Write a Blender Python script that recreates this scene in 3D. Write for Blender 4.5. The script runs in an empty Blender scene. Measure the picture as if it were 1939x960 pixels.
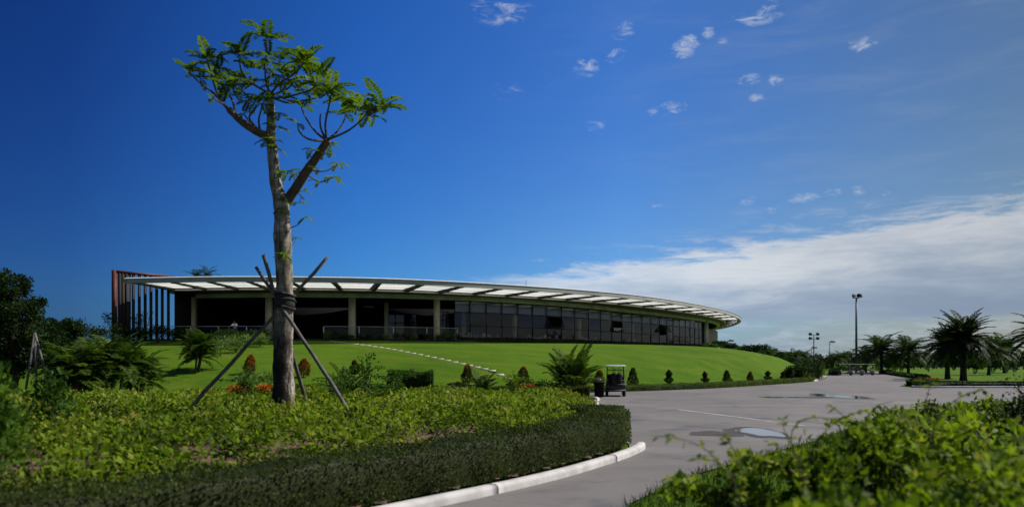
import bpy, bmesh, math, random
import numpy as np
from mathutils import Vector, Matrix
rng = np.random.default_rng(7); random.seed(7)
S = bpy.context.scene
COL = S.collection
R = math.radians
# ------------------------------------------------------------------ camera
F, CX, HY, CH = 1400.4, 969.5, 687.0, 2.0
cam = bpy.data.cameras.new('camera'); camo = bpy.data.objects.new('camera', cam); COL.objects.link(camo)
camo.location = (0, 0, CH); camo.rotation_euler = (R(90), 0, 0)
cam.lens = 26; cam.sensor_width = 36; cam.shift_y = 0.1068; cam.clip_start = .1; cam.clip_end = 6000
cam.dof.use_dof = True; cam.dof.focus_distance = 32; cam.dof.aperture_fstop = 0.78
S.camera = camo
# ------------------------------------------------------------------ sun, sky, exposure
SUN_EL, SUN_AZ = 45.0, 74.0        # azimuth clockwise from +Y (towards the right of the view)
sd = Vector((math.sin(R(SUN_AZ))*math.cos(R(SUN_EL)), math.cos(R(SUN_AZ))*math.cos(R(SUN_EL)), math.sin(R(SUN_EL))))
sl = bpy.data.lights.new('sun', 'SUN'); so = bpy.data.objects.new('sun', sl); COL.objects.link(so)
sl.energy = 4.6; sl.angle = R(.53); sl.color = (1, .95, .87)
so.rotation_euler = sd.to_track_quat('Z', 'Y').to_euler(); so.location = (60, 40, 80)
S.view_settings.view_transform = 'Standard'; S.view_settings.look = 'None'
S.view_settings.exposure = 0.22; S.view_settings.gamma = 1
S.view_settings.use_curve_mapping = False
W = bpy.data.worlds.new('World'); S.world = W; W.use_nodes = True
wn, wl = W.node_tree.nodes, W.node_tree.links
wn.clear()

class NB:
    """tiny node-building helper"""
    def __init__(s, tree): s.t = tree; s.n = tree.nodes; s.l = tree.links
    def put(s, sock, v):
        if isinstance(v, bpy.types.NodeSocket): s.l.new(v, sock)
        elif v is not None:
            try: sock.default_value = v
            except Exception: sock.default_value = tuple(v) + (1,)
    def math(s, op, a, b=None, c=None, clamp=False):
        m = s.n.new('ShaderNodeMath'); m.operation = op; m.use_clamp = clamp
        s.put(m.inputs[0], a)
        if b is not None: s.put(m.inputs[1], b)
        if c is not None: s.put(m.inputs[2], c)
        return m.outputs[0]
    def vmath(s, op, a, b=None):
        m = s.n.new('ShaderNodeVectorMath'); m.operation = op
        s.put(m.inputs[0], a)
        if b is not None: s.put(m.inputs[1], b)
        return m.outputs['Value'] if op == 'DOT_PRODUCT' else m.outputs[0]
    def smooth(s, v, lo, hi, a=0, b=1):
        m = s.n.new('ShaderNodeMapRange'); m.interpolation_type = 'SMOOTHSTEP'
        s.put(m.inputs['Value'], v); s.put(m.inputs['From Min'], lo); s.put(m.inputs['From Max'], hi)
        s.put(m.inputs['To Min'], a); s.put(m.inputs['To Max'], b); return m.outputs[0]
    def mix(s, f, a, b, blend='MIX'):
        m = s.n.new('ShaderNodeMix'); m.data_type = 'RGBA'; m.blend_type = blend
        s.put(m.inputs['Factor'], f)
        for k, v in ((6, a), (7, b)):
            if isinstance(v, bpy.types.NodeSocket): s.l.new(v, m.inputs[k])
            else: m.inputs[k].default_value = (*v, 1) if len(v) == 3 else v
        return m.outputs[2]
    def noise(s, vec, scale, detail=4, rough=.55, dist=0):
        m = s.n.new('ShaderNodeTexNoise'); s.put(m.inputs['Vector'], vec)
        m.inputs['Scale'].default_value = scale; m.inputs['Detail'].default_value = detail
        m.inputs['Roughness'].default_value = rough; m.inputs['Distortion'].default_value = dist
        return m.outputs['Fac']
    def mapping(s, vec, scale=(1, 1, 1), rot=(0, 0, 0), loc=(0, 0, 0)):
        m = s.n.new('ShaderNodeMapping'); s.put(m.inputs['Vector'], vec)
        m.inputs['Scale'].default_value = scale; m.inputs['Rotation'].default_value = rot; m.inputs['Location'].default_value = loc
        return m.outputs[0]
    def ramp(s, v, stops):
        m = s.n.new('ShaderNodeValToRGB'); s.put(m.inputs[0], v)
        e = m.color_ramp.elements
        while len(e) < len(stops): e.new(.5)
        for k, (p, c) in enumerate(stops):
            e[k].position = p; e[k].color = (*c, 1)
        return m.outputs[0]

nb = NB(W.node_tree)
sky = wn.new('ShaderNodeTexSky'); sky.sky_type = 'NISHITA'; sky.sun_disc = False
sky.sun_elevation = R(SUN_EL); sky.sun_rotation = R(SUN_AZ)
sky.air_density = 1.0; sky.dust_density = .25; sky.ozone_density = 3.0; sky.altitude = 0
gen = wn.new('ShaderNodeTexCoord').outputs['Generated']
sep = wn.new('ShaderNodeSeparateXYZ'); wl.new(gen, sep.inputs[0])
az = nb.math('ARCTAN2', sep.outputs[0], sep.outputs[1]); el = nb.math('ARCSINE', sep.outputs[2])
# clear-sky tint: deeper and bluer away from the sun
hs = wn.new('ShaderNodeHueSaturation'); wl.new(sky.outputs[0], hs.inputs['Color']); hs.inputs['Saturation'].default_value = 1.12
tel = nb.smooth(el, 0.0, .42)
tint = nb.mix(tel, (.42, .66, 1.02), (.36, .62, 1.10))
c0 = nb.mix(1.0, hs.outputs[0], tint, 'MULTIPLY')
faz = nb.smooth(az, -.75, .62)
c0 = nb.mix(nb.smooth(el, .13, -.01, 0, .85), c0, (1.75, 3.0, 4.9))
azt = nb.ramp(nb.math('MULTIPLY_ADD', az, .7, .5), [(0, (.14, .26, .40)), (.12, (.20, .34, .50)), (.36, (.50, .86, 1.0)), (.6, (1.15, 1.16, 1.06)), (.82, (1.40, .98, .68)), (.96, (1.42, .84, .48))])
c1 = nb.mix(1.0, c0, azt, 'MULTIPLY')
# horizontal wisps and cloud bank
cb = wn.new('ShaderNodeCombineXYZ'); wl.new(az, cb.inputs[0]); wl.new(el, cb.inputs[1])
vec = cb.outputs[0]
n1 = nb.noise(nb.mapping(vec, (.8, 4.2, 1), (0, 0, R(-6))), 8, 9, .62, .35)
n2 = nb.noise(nb.mapping(vec, (.8, 4.4, 1), (0, 0, R(-7)), (3, 1, 0)), 19, 9, .66, .5)
nbig = nb.noise(nb.mapping(vec, (1, 3, 1), (0, 0, R(-6)), (7, 2, 0)), 4, 5, .5)
eltop = nb.math('MULTIPLY_ADD', az, .105, .116)
nn = nb.math('ADD', nb.math('MULTIPLY', nb.math('SUBTRACT', n1, .5), .050), nb.math('MULTIPLY', nb.math('SUBTRACT', n2, .5), .050))
dtop = nb.math('SUBTRACT', nb.math('ADD', eltop, nn), el)        # >0 inside the bank
mt = nb.smooth(dtop, -.006, .014)
mb = nb.smooth(nb.math('ADD', el, nb.math('MULTIPLY', nb.math('SUBTRACT', nbig, .5), .012)), .046, .062)
ml = nb.smooth(az, -.14, .10)
bank = nb.math('MULTIPLY', nb.math('MULTIPLY', mt, mb), ml)
thin = nb.smooth(az, -.02, .35, .72, .97)
bank = nb.math('MULTIPLY', bank, thin)
depth = nb.smooth(dtop, .0, .12)
mott = nb.math('MULTIPLY_ADD', nb.math('SUBTRACT', n1, .5), 1.1, nb.math('MULTIPLY_ADD', depth, 1.0, .0))
cc = nb.ramp(mott, [(0, (7.0, 7.4, 8.1)), (.3, (5.4, 6.1, 7.2)), (.65, (3.9, 4.8, 6.2)), (1, (3.0, 3.9, 5.4))])
cdim = nb.mix(nb.smooth(az, .1, .66), (.98, .98, .96), (.74, .74, .73))
cc = nb.mix(1.0, cc, cdim, 'MULTIPLY')
# a thin veil of upper wisps above the bank
veil = nb.math('MULTIPLY', nb.math('MULTIPLY', nb.smooth(n2, .44, .68), nb.smooth(dtop, -.042, .0)), nb.smooth(az, 0, .3, 0, .55))
c2 = nb.mix(veil, c1, (4.6, 5.2, 6.4))
c2 = nb.mix(bank, c2, cc)
puffs = [(1297, 88, 26, 20, .95), (1288, 100, 18, 9, .7), (1110, 130, 30, 17, .6), (1178, 60, 26, 18, .45), (1165, 108, 24, 16, .35), (1340, 62, 14, 11, .5), (1370, 80, 12, 8, .3),
         (1417, 152, 26, 11, .6), (1469, 147, 15, 14, .55), (1434, 185, 18, 7, .6), (1270, 204, 34, 14, .42), (1238, 213, 20, 7, .6), (945, 20, 66, 26, .5),
         (1430, 35, 50, 13, .55), (1462, 12, 20, 12, .5), (1630, 85, 26, 12, .75), (1522, 374, 32, 10, .6), (1580, 366, 22, 10, .5),
         (1625, 362, 18, 11, .4), (1675, 366, 20, 10, .3), (1417, 383, 20, 11, .5), (1463, 397, 15, 8, .5), (1246, 390, 14, 6, .45), (1130, 240, 24, 16, .28),
         (965, 175, 40, 18, .22), (1018, 492, 20, 4, .5), (1437, 470, 20, 6, .5), (1080, 517, 50, 14, .45), (1030, 150, 30, 20, .2)]
acc = None
for (px, py, sx, sy, k) in puffs:
    a = math.atan((px-CX)/F); e = math.atan((HY-py)/math.hypot(F, px-CX))
    d = nb.vmath('SUBTRACT', vec, (a, e, 0))
    d = nb.mapping(d, (1/(1.15*sx/F), 1/(1.15*sy/F), 1), (0, 0, 0))
    g = nb.math('MULTIPLY', nb.math('SUBTRACT', 1.0, nb.vmath('DOT_PRODUCT', d, d), clamp=True), k)
    acc = g if acc is None else nb.math('MAXIMUM', acc, g)
n3 = nb.noise(nb.mapping(vec, (1, 2.4, 1), (0, 0, R(-32))), 38, 10, .68, 1.0)
pf = nb.smooth(nb.math('MULTIPLY_ADD', nb.math('SUBTRACT', n3, .5), 3.6, acc), .15, 1.35)
pf = nb.math('MULTIPLY', pf, nb.smooth(acc, 0, .35))
c3 = nb.mix(nb.math('MULTIPLY', pf, .66), c2, (5.4, 5.9, 6.8))
haz = nb.math('MULTIPLY', nb.smooth(n1, .42, .75), nb.smooth(az, -.1, .5, 0, .16))
c3 = nb.mix(haz, c3, (3.4, 4.0, 5.0))
bg = wn.new('ShaderNodeBackground'); wl.new(c3, bg.inputs[0]); bg.inputs[1].default_value = .088
wo = wn.new('ShaderNodeOutputWorld'); wl.new(bg.outputs[0], wo.inputs[0])

# ------------------------------------------------------------------ helpers
def P(x, y, d):
    """point at photo column x, row y and distance d ahead"""
    return np.array(((x-CX)/F*d, d, CH+(HY-y)/F*d))
def PX(x, d): return (x-CX)/F*d

def mat(name, col, rough=.7, metal=0, noise=None, bump=0, spec=.3, bscale=30):
    m = bpy.data.materials.new(name); m.use_nodes = True; b = NB(m.node_tree)
    p = m.node_tree.nodes['Principled BSDF']
    p.inputs['Roughness'].default_value = rough; p.inputs['Metallic'].default_value = metal
    p.inputs['Specular IOR Level'].default_value = spec
    tc = m.node_tree.nodes.new('ShaderNodeTexCoord').outputs['Object']
    sc, c2 = noise if noise else (3, tuple(c*.82 for c in col))
    f = b.smooth(b.noise(tc, sc, 6, .6), .35, .68)
    b.put(p.inputs['Base Color'], b.mix(f, col, c2))
    if bump:
        bp = m.node_tree.nodes.new('ShaderNodeBump'); bp.inputs['Strength'].default_value = bump
        b.put(bp.inputs['Height'], b.noise(tc, bscale, 6, .65)); m.node_tree.links.new(bp.outputs[0], p.inputs['Normal'])
    return m

def leafmat(name, stops, trans=.35, rough=.6, spec=.12):
    """foliage: colour varies leaf by leaf through a per-face value"""
    m = bpy.data.materials.new(name); m.use_nodes = True; b = NB(m.node_tree); n = m.node_tree.nodes; l = m.node_tree.links
    p = n['Principled BSDF']; p.inputs['Roughness'].default_value = rough; p.inputs['Specular IOR Level'].default_value = spec
    at = n.new('ShaderNodeAttribute'); at.attribute_name = 'tint'
    c = b.ramp(at.outputs['Fac'], stops)
    l.new(c, p.inputs['Base Color'])
    tr = n.new('ShaderNodeBsdfTranslucent'); l.new(b.mix(1, c, (1.15, 1.25, .55), 'MULTIPLY'), tr.inputs[0])
    mx = n.new('ShaderNodeMixShader'); mx.inputs[0].default_value = trans
    l.new(p.outputs[0], mx.inputs[1]); l.new(tr.outputs[0], mx.inputs[2]); l.new(mx.outputs[0], n['Material Output'].inputs[0])
    return m

class MB:
    def __init__(s): s.v = []; s.f = []; s.t = []; s.n = 0
    def add(s, v, f, t=.5):
        v = np.asarray(v, float).reshape(-1, 3)
        for q in f: s.f.append([int(i)+s.n for i in q])
        s.v.append(v); s.n += len(v)
        if np.isscalar(t): s.t += [float(t)]*len(f)
        else: s.t += list(map(float, t))
    def box(s, c, size, rz=0, rx=0, t=.5, taper=1):
        hx, hy, hz = size[0]/2, size[1]/2, size[2]/2
        v = np.array([(x*hx*(taper if z > 0 else 1), y*hy*(taper if z > 0 else 1), z*hz) for z in (-1, 1) for y in (-1, 1) for x in (-1, 1)], float)
        if rx: v = v @ np.array(Matrix.Rotation(rx, 3, 'X')).T
        if rz: v = v @ np.array(Matrix.Rotation(rz, 3, 'Z')).T
        s.add(v+np.array(c), [(0, 2, 3, 1), (4, 5, 7, 6), (0, 1, 5, 4), (2, 6, 7, 3), (0, 4, 6, 2), (1, 3, 7, 5)], t)
    def bar(s, a, b, w, h):
        """horizontal-ish box from a to b, width w, height h centred on the line"""
        a = np.array(a, float); b = np.array(b, float); d = b-a; L = np.linalg.norm(d)
        if L < 1e-6: return
        d /= L; up = np.array((0, 0, 1.)) if abs(d[2]) < .95 else np.array((0, 1., 0))
        sd_ = np.cross(d, up); sd_ /= np.linalg.norm(sd_); u = np.cross(sd_, d)
        v = [p+sd_*w/2*i+u*h/2*j for p in (a, b) for i, j in ((-1, -1), (1, -1), (1, 1), (-1, 1))]
        s.add(v, [(0, 1, 2, 3), (7, 6, 5, 4), (0, 4, 5, 1), (1, 5, 6, 2), (2, 6, 7, 3), (3, 7, 4, 0)])
    def tube(s, pts, rad, seg=8, t=.5, cap=True, wob=0):
        pts = np.asarray(pts, float); n = len(pts)
        rad = np.broadcast_to(np.asarray(rad, float), (n,))
        tg = np.gradient(pts, axis=0); tg /= np.linalg.norm(tg, axis=1)[:, None]+1e-9
        ref = np.array((0, 1., 0)) if abs(tg[0][1]) < .8 else np.array((1., 0, 0))
        vs = []
        for i in range(n):
            a = np.cross(tg[i], ref); a /= np.linalg.norm(a)+1e-9; b = np.cross(tg[i], a)
            for k in range(seg):
                th = 2*math.pi*k/seg
                r = rad[i]*(1+wob*math.sin(3*th+i*.9)*.5+wob*(random.random()-.5))
                vs.append(pts[i]+r*(a*math.cos(th)+b*math.sin(th)))
        fs = [(i*seg+k, i*seg+(k+1) % seg, (i+1)*seg+(k+1) % seg, (i+1)*seg+k) for i in range(n-1) for k in range(seg)]
        if cap: fs += [tuple(range(seg))[::-1], tuple((n-1)*seg+k for k in range(seg))]
        s.add(vs, fs, t)
    def lathe(s, c, prof, seg=16, t=.5):
        vs = [(c[0]+r*math.cos(2*math.pi*k/seg), c[1]+r*math.sin(2*math.pi*k/seg), c[2]+z) for r, z in prof for k in range(seg)]
        n = len(prof)
        fs = [(i*seg+k, i*seg+(k+1) % seg, (i+1)*seg+(k+1) % seg, (i+1)*seg+k) for i in range(n-1) for k in range(seg)]
        fs += [tuple(range(seg))[::-1], tuple((n-1)*seg+k for k in range(seg))]
        s.add(vs, fs, t)
    def leaves(s, c, ax, nm, L, Wd, t):
        """N diamond leaves, vectorised"""
        c = np.asarray(c, float); N = len(c)
        ax = ax/(np.linalg.norm(ax, axis=1)[:, None]+1e-9)
        sdv = np.cross(ax, nm); sdv /= np.linalg.norm(sdv, axis=1)[:, None]+1e-9
        up = np.cross(sdv, ax)
        L = np.broadcast_to(L, (N,))[:, None]; Wd = np.broadcast_to(Wd, (N,))[:, None]
        v = np.stack([c, c+ax*L*.45+sdv*Wd*.5+up*L*.06, c+ax*L, c+ax*L*.45-sdv*Wd*.5+up*L*.06], 1).reshape(-1, 3)
        i = np.arange(N)[:, None]*4+np.arange(4)[None]
        s.add(v, i, np.broadcast_to(t, (N,)))
    def build(s, name, m, parent=None, smooth=False):
        me = bpy.data.meshes.new(name)
        V = np.concatenate(s.v) if s.v else np.zeros((0, 3))
        ln = np.array([len(q) for q in s.f], np.int32); lp = np.concatenate([np.array(q, np.int32) for q in s.f]) if len(s.f) < 5 else np.array([i for q in s.f for i in q], np.int32)
        me.vertices.add(len(V)); me.vertices.foreach_set('co', V.astype(np.float32).ravel())
        me.loops.add(len(lp)); me.loops.foreach_set('vertex_index', lp)
        me.polygons.add(len(ln)); st = np.concatenate(([0], np.cumsum(ln)[:-1])).astype(np.int32)
        me.polygons.foreach_set('loop_start', st); me.polygons.foreach_set('loop_total', ln)
        if smooth: me.polygons.foreach_set('use_smooth', np.ones(len(ln), bool))
        at = me.attributes.new('tint', 'FLOAT', 'FACE'); at.data.foreach_set('value', np.clip(np.array(s.t, np.float32), 0.001, .999))
        me.update(calc_edges=True); me.validate()
        if m: me.materials.append(m)
        o = bpy.data.objects.new(name, me); COL.objects.link(o)
        if parent: o.parent = parent
        return o

def rnd(n, s=1.): return rng.normal(size=(n, 3))*s
def unit(v): return v/(np.linalg.norm(v, axis=-1, keepdims=True)+1e-9)
def tag(o, label, cat, group=None, kind=None):
    o['label'] = label; o['category'] = cat
    if group: o['group'] = group
    if kind: o['kind'] = kind
    return o
def thing(name, label, cat, loc=(0, 0, 0), rz=0, group=None):
    o = bpy.data.objects.new(name, None); COL.objects.link(o); o.location = tuple(loc); o.rotation_euler = (0, 0, rz)
    o.empty_display_size = .2
    return tag(o, label, cat, group)
def struct(o): o['kind'] = 'structure'; return o
ORD = 'first second third fourth fifth sixth seventh eighth ninth tenth eleventh twelfth thirteenth fourteenth fifteenth sixteenth seventeenth eighteenth nineteenth twentieth'.split()
ORD += ['twenty-'+w for w in ORD[:9]]+['thirtieth']+['thirty-'+w for w in ORD[:9]]+['fortieth']+['forty-'+w for w in ORD[:9]]
def dup(root, loc, rz=0, label=None, scale=None):
    r = root.copy(); COL.objects.link(r); r.location = tuple(loc); r.rotation_euler = (0, 0, rz)
    if scale: r.scale = (scale,)*3 if np.isscalar(scale) else scale
    if label: r['label'] = label
    for ch in root.children:
        c = ch.copy(); COL.objects.link(c); c.parent = r
        for g in ch.children:
            d = g.copy(); COL.objects.link(d); d.parent = c
    return r
def catmull(pts, n=12):
    p = np.asarray(pts, float); p = np.vstack([2*p[0]-p[1], p, 2*p[-1]-p[-2]]); out = []
    for i in range(1, len(p)-2):
        for t in np.linspace(0, 1, n, endpoint=False):
            out.append(.5*((2*p[i])+(-p[i-1]+p[i+1])*t+(2*p[i-1]-5*p[i]+4*p[i+1]-p[i+2])*t*t+(-p[i-1]+3*p[i]-3*p[i+1]+p[i+2])*t**3))
    out.append(p[-2]); return np.array(out)
def resample(p, n):
    s = np.concatenate(([0], np.cumsum(np.linalg.norm(np.diff(p, axis=0), axis=1)))); u = np.linspace(0, s[-1], n)
    return np.stack([np.interp(u, s, p[:, k]) for k in range(p.shape[1])], 1)
def polydist(x, y, poly):
    """signed distance to a closed polygon, negative inside"""
    x = np.asarray(x, float); y = np.asarray(y, float); a = np.asarray(poly, float); b = np.roll(a, -1, axis=0)
    best = np.full(x.shape, 1e9); ins = np.zeros(x.shape, bool)
    for (ax_, ay), (bx, by) in zip(a, b):
        dx, dy = bx-ax_, by-ay; t = np.clip(((x-ax_)*dx+(y-ay)*dy)/(dx*dx+dy*dy+1e-12), 0, 1)
        best = np.minimum(best, np.hypot(x-ax_-t*dx, y-ay-t*dy))
        c = (ay > y) != (by > y)
        with np.errstate(divide='ignore', invalid='ignore'): ins ^= c & (x < (bx-ax_)*(y-ay)/(by-ay+1e-12)+ax_)
    return np.where(ins, -best, best)

# ------------------------------------------------------------------ terrain
CREST = np.array([(-75, 74), (-45, 70), (-30, 68.4), (-18, 68.5), (-12.6, 69.5), (-6, 72.2), (1.7, 76.0), (7.3, 78.9), (13.3, 82.5), (21, 89), (28.3, 101),
                  (36.0, 122), (41, 145), (42, 180), (20, 200), (-75, 205)])
ZP = 4.1
LHEDGE = catmull([(-4.5, 46.5), (1.5, 48.2), (8, 52.0), (10.8, 53.9), (15.9, 58.4), (22.9, 66.8), (29.5, 75.5), (33.6, 81.5), (36, 87.5)], 10)
road_poly = [(-16, -8), (-7.15, 3.3), (-5.15, 5.55), (-3.35, 7.8), (-1.8, 9.8), (-.8, 11.06), (-.07, 12.0), (.8, 13.3), (1.88, 15.2), (2.75, 17.2), (2.9, 18.4), (2.9, 20), (3.2, 25), (3.6, 31), (4.1, 37), (4.3, 40.6), (3.8, 41.2), (-4.5, 41.5)]
road_poly += [tuple(p) for p in LHEDGE[::3]] + [(39, 95), (47, 112), (58, 135), (72, 160), (86, 186), (96, 190), (84, 165), (70, 141), (58, 112), (49, 91), (40.5, 75), (33.2, 63.5), (32.5, 60.5), (33.5, 59.6), (60, 59.6), (95, 62), (95, 44), (45, 42), (26, 37), (16.2, 31.5), (8.4, 19.8), (5.3, 15.9), (3.2, 13.2), (1.7, 10.6), (.9, 8), (.5, 3), (2, -8)]
def hill(x, y):
    x = np.asarray(x, float); y = np.asarray(y, float)
    d = polydist(x, y, CREST); w = np.interp(x, [0, 8, 33, 60], [26, 25, 20, 22])
    u = np.clip(d/w, 0, 1)
    z = ZP*(1-u**1.25); z = np.where(u > .86, z*(1-((u-.86)/.14)**2*.55), z)
    z = np.where(d <= 0, ZP, z)
    k = np.clip((polydist(x, y, road_poly)-1.7)/5, 0, 1)
    return z*k**.8-.03
BED = np.array([(-8.6, 1.6), (-7.1, 3.3), (-5.1, 5.55), (-3.3, 7.8), (-1.75, 9.78), (-.75, 11.04), (-.02, 12.0), (.86, 13.3), (1.93, 15.15), (2.8, 17.1), (3.0, 18.4), (3.05, 20), (3.3, 25), (3.75, 31), (4.3, 37), (4.45, 40.6), (3.9, 41.4),
                (-3.5, 41.6), (-13, 40.6), (-24, 33), (-28, 20), (-25, 5)])
def bedz(x, y):
    d = -polydist(x, y, BED); k = np.clip(d/3.5, 0, 1); k = k*k*(3-2*k)
    back = 1-.72*np.clip((np.asarray(y, float)-17)/14, 0, 1)
    return .10+.62*k*back+.05*np.sin(np.asarray(x)*1.3)*np.cos(np.asarray(y)*1.1)*k
def gz(x, y):
    """ground height anywhere"""
    h = float(hill(x, y)); 
    if polydist(np.array(x), np.array(y), BED) < 0: return max(h, float(bedz(x, y)))
    return h

def grid(xs, ys, zf, name, m, mask=None):
    X, Y = np.meshgrid(xs, ys); Z = zf(X.ravel(), Y.ravel()).reshape(X.shape)
    b = MB(); nx, ny = len(xs), len(ys)
    I = (np.arange(ny-1)[:, None]*nx+np.arange(nx-1)[None]).ravel()
    f = np.stack([I, I+1, I+nx+1, I+nx], 1)
    if mask is not None:
        cxm = (X.ravel()[f].mean(1)); cym = Y.ravel()[f].mean(1); f = f[mask(cxm, cym)]
    b.add(np.stack([X.ravel(), Y.ravel(), Z.ravel()], 1), f)
    return b.build(name, m, smooth=True)

def lawn_mat():
    m = bpy.data.materials.new('lawn_grass'); m.use_nodes = True; b = NB(m.node_tree); p = m.node_tree.nodes['Principled BSDF']
    tc = m.node_tree.nodes.new('ShaderNodeTexCoord').outputs['Object']
    big = b.noise(b.mapping(tc, (1, .55, 1), (0, 0, .5)), .09, 5, .6); mid = b.noise(b.mapping(tc, (.35, .9, 1), (0, 0, -.35)), .55, 7, .7, .5); fine = b.noise(tc, 14, 4, .7)
    c = b.mix(b.smooth(big, .3, .7), (.064, .150, .004), (.106, .205, .007))
    c = b.mix(b.smooth(mid, .45, .68, 0, .75), c, (.165, .225, .016))
    c = b.mix(b.smooth(mid, .46, .30, 0, .65), c, (.036, .100, .004))
    c = b.mix(b.smooth(fine, .35, .75, 0, .35), c, (.06, .13, .01))
    b.put(p.inputs['Base Color'], c); p.inputs['Roughness'].default_value = .9; p.inputs['Specular IOR Level'].default_value = .08
    bp = m.node_tree.nodes.new('ShaderNodeBump'); bp.inputs['Strength'].default_value = .8; bp.inputs['Distance'].default_value = .25
    b.put(bp.inputs['Height'], b.math('ADD', fine, b.math('MULTIPLY', mid, 1.5))); m.node_tree.links.new(bp.outputs[0], p.inputs['Normal'])
    return m
M_lawn = lawn_mat()
def asphalt_mat():
    m = bpy.data.materials.new('asphalt'); m.use_nodes = True; b = NB(m.node_tree); p = m.node_tree.nodes['Principled BSDF']
    tc = m.node_tree.nodes.new('ShaderNodeTexCoord').outputs['Object']
    big = b.noise(tc, .16, 6, .62, .6); streak = b.noise(b.mapping(tc, (.4, .9, 1), (0, 0, .5)), 1.1, 6, .65, .4); fine = b.noise(tc, 60, 3, .8)
    c = b.mix(b.smooth(big, .36, .66), (.142, .129, .121), (.190, .173, .162))
    c = b.mix(b.smooth(streak, .50, .66, 0, .3), c, (.078, .073, .073))
    c = b.mix(b.smooth(streak, .36, .22, 0, .35), c, (.205, .19, .178))
    st = b.noise(tc, .55, 5, .6, .4)
    c = b.mix(b.smooth(st, .52, .68, 0, .62), c, (.050, .047, .046))
    c = b.mix(b.smooth(fine, .3, .75, 0, .4), c, (.19, .18, .172))
    b.put(p.inputs['Base Color'], c)
    b.put(p.inputs['Roughness'], b.smooth(st, .5, .72, .85, .5)); p.inputs['Specular IOR Level'].default_value = .3
    vo = m.node_tree.nodes.new('ShaderNodeTexVoronoi'); vo.feature = 'DISTANCE_TO_EDGE'
    b.put(vo.inputs['Vector'], b.vmath('ADD', tc, b.mapping(tc, (.0, .0, 0)))); vo.inputs['Scale'].default_value = .28
    crack = b.smooth(b.math('ADD', vo.outputs['Distance'], b.math('MULTIPLY', b.math('SUBTRACT', b.noise(tc, 3, 4), .5), .03)), .0, .006, .55, 0)
    c = b.mix(b.math('MULTIPLY', crack, b.smooth(big, .4, .6)), c, (.06, .055, .05)); b.put(p.inputs['Base Color'], c)
    bp = m.node_tree.nodes.new('ShaderNodeBump'); bp.inputs['Strength'].default_value = .35; bp.inputs['Distance'].default_value = .01
    b.put(bp.inputs['Height'], fine); m.node_tree.links.new(bp.outputs[0], p.inputs['Normal'])
    return m
M_road = asphalt_mat()
M_soil = mat('bed_soil', (.17, .105, .070), .95, noise=(1.6, (.085, .055, .038)), bump=.7, bscale=14)
M_kerb = mat('painted_kerb', (.56, .54, .53), .8, noise=(2.4, (.42, .395, .38)), bump=.4, bscale=36)
M_white = mat('faded_paint', (.42, .40, .38), .8, noise=(1.8, (.22, .21, .20)))
M_stone = mat('pale_stone', (.40, .39, .33), .8, noise=(2, (.36, .35, .30)), bump=.3)
xs = np.concatenate([np.linspace(-1800, -110, 18), np.arange(-100, 110, 1.6), np.linspace(115, 1800, 18)])
ys = np.concatenate([np.linspace(-60, 10, 6), np.arange(12, 215, 1.6), np.geomspace(225, 4200, 16)])
struct(grid(xs, ys, hill, 'ground', M_lawn))
struct(grid(np.arange(-29, 6, .3), np.arange(1, 43, .3), lambda x, y: bedz(x, y), 'planting_bed', M_soil, lambda x, y: polydist(x, y, BED) < -.30))
# road: one sheet, outline in plan
def sheet(name, pts, z, m, zf=None):
    bm = bmesh.new(); vs = [bm.verts.new((x, y, z if zf is None else zf(x, y)+z)) for x, y in pts]
    f = bm.faces.new(vs); bmesh.ops.triangulate(bm, faces=[f]); 
    bmesh.ops.recalc_face_normals(bm, faces=bm.faces)
    for q in bm.faces:
        if q.normal.z < 0: q.normal_flip()
    me = bpy.data.meshes.new(name); bm.to_mesh(me); bm.free(); me.materials.append(m)
    o = bpy.data.objects.new(name, me); COL.objects.link(o); return o
struct(sheet('road', road_poly, .0, M_road))

def kerb(pts, w, h, z0=0.0, joint=None):
    p = resample(catmull(pts, 10), max(8, int(len(pts)*7))); b = MB()
    t = unit(np.gradient(p, axis=0)); nrm = np.stack([-t[:, 1], t[:, 0]], 1)
    prof = [(-w/2, -.1), (-w/2, h*.55), (-w*.42, h*.85), (-w*.22, h), (w*.25, h), (w*.45, h*.85), (w/2, h*.5), (w/2, -.1)]
    vs = np.array([(*(q+n*a), z0+c) for q, n in zip(p, nrm) for a, c in prof]); k = len(prof)
    fs = [(i*k+j, i*k+j+1, (i+1)*k+j+1, (i+1)*k+j) for i in range(len(p)-1) for j in range(k-1)]
    fs += [tuple(range(k)), tuple(range((len(p)-1)*k, len(p)*k))[::-1]]
    b.add(vs, fs); return b
kb = MB()
for pts in ([(-8.2, 1.9), (-7, 3.2), (-5, 5.45), (-4.1, 6.58)], [(-4.09, 6.6), (-3.2, 7.7), (-1.65, 9.68), (-.65, 10.94), (-.3, 11.4)], [(-.29, 11.42), (.08, 11.9), (.96, 13.2), (2.03, 15.05)], [(2.045, 15.08), (2.5, 16.0), (2.90, 16.95), (3.05, 17.5)],
            [(2.95, 20.5), (3.3, 26), (3.75, 32), (4.2, 37), (4.62, 40.0), (4.55, 41.0), (4.1, 41.5)]):
    q = kerb(pts, .22, .14); kb.add(np.concatenate(q.v), q.f)
struct(kb.build('kerb', M_kerb, smooth=False))
kb = kerb([(33.3, 61.5), (32.7, 60.3), (33.4, 59.7), (38, 59.5), (60, 59.5), (90, 61.5)], .2, .15); struct(kb.build('kerb', M_kerb))
kb = kerb([(33.0, 81.3), (34.2, 83), (36.6, 88), (40, 96), (47.5, 112)], .22, .16); struct(kb.build('kerb', M_kerb))
struct(sheet('road_marking', [(7.06, 31.9), (7.24, 32.0), (8.93, 25.4), (9.4, 23.5), (9.24, 23.4), (8.75, 25.3)], .006, M_white))
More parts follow.
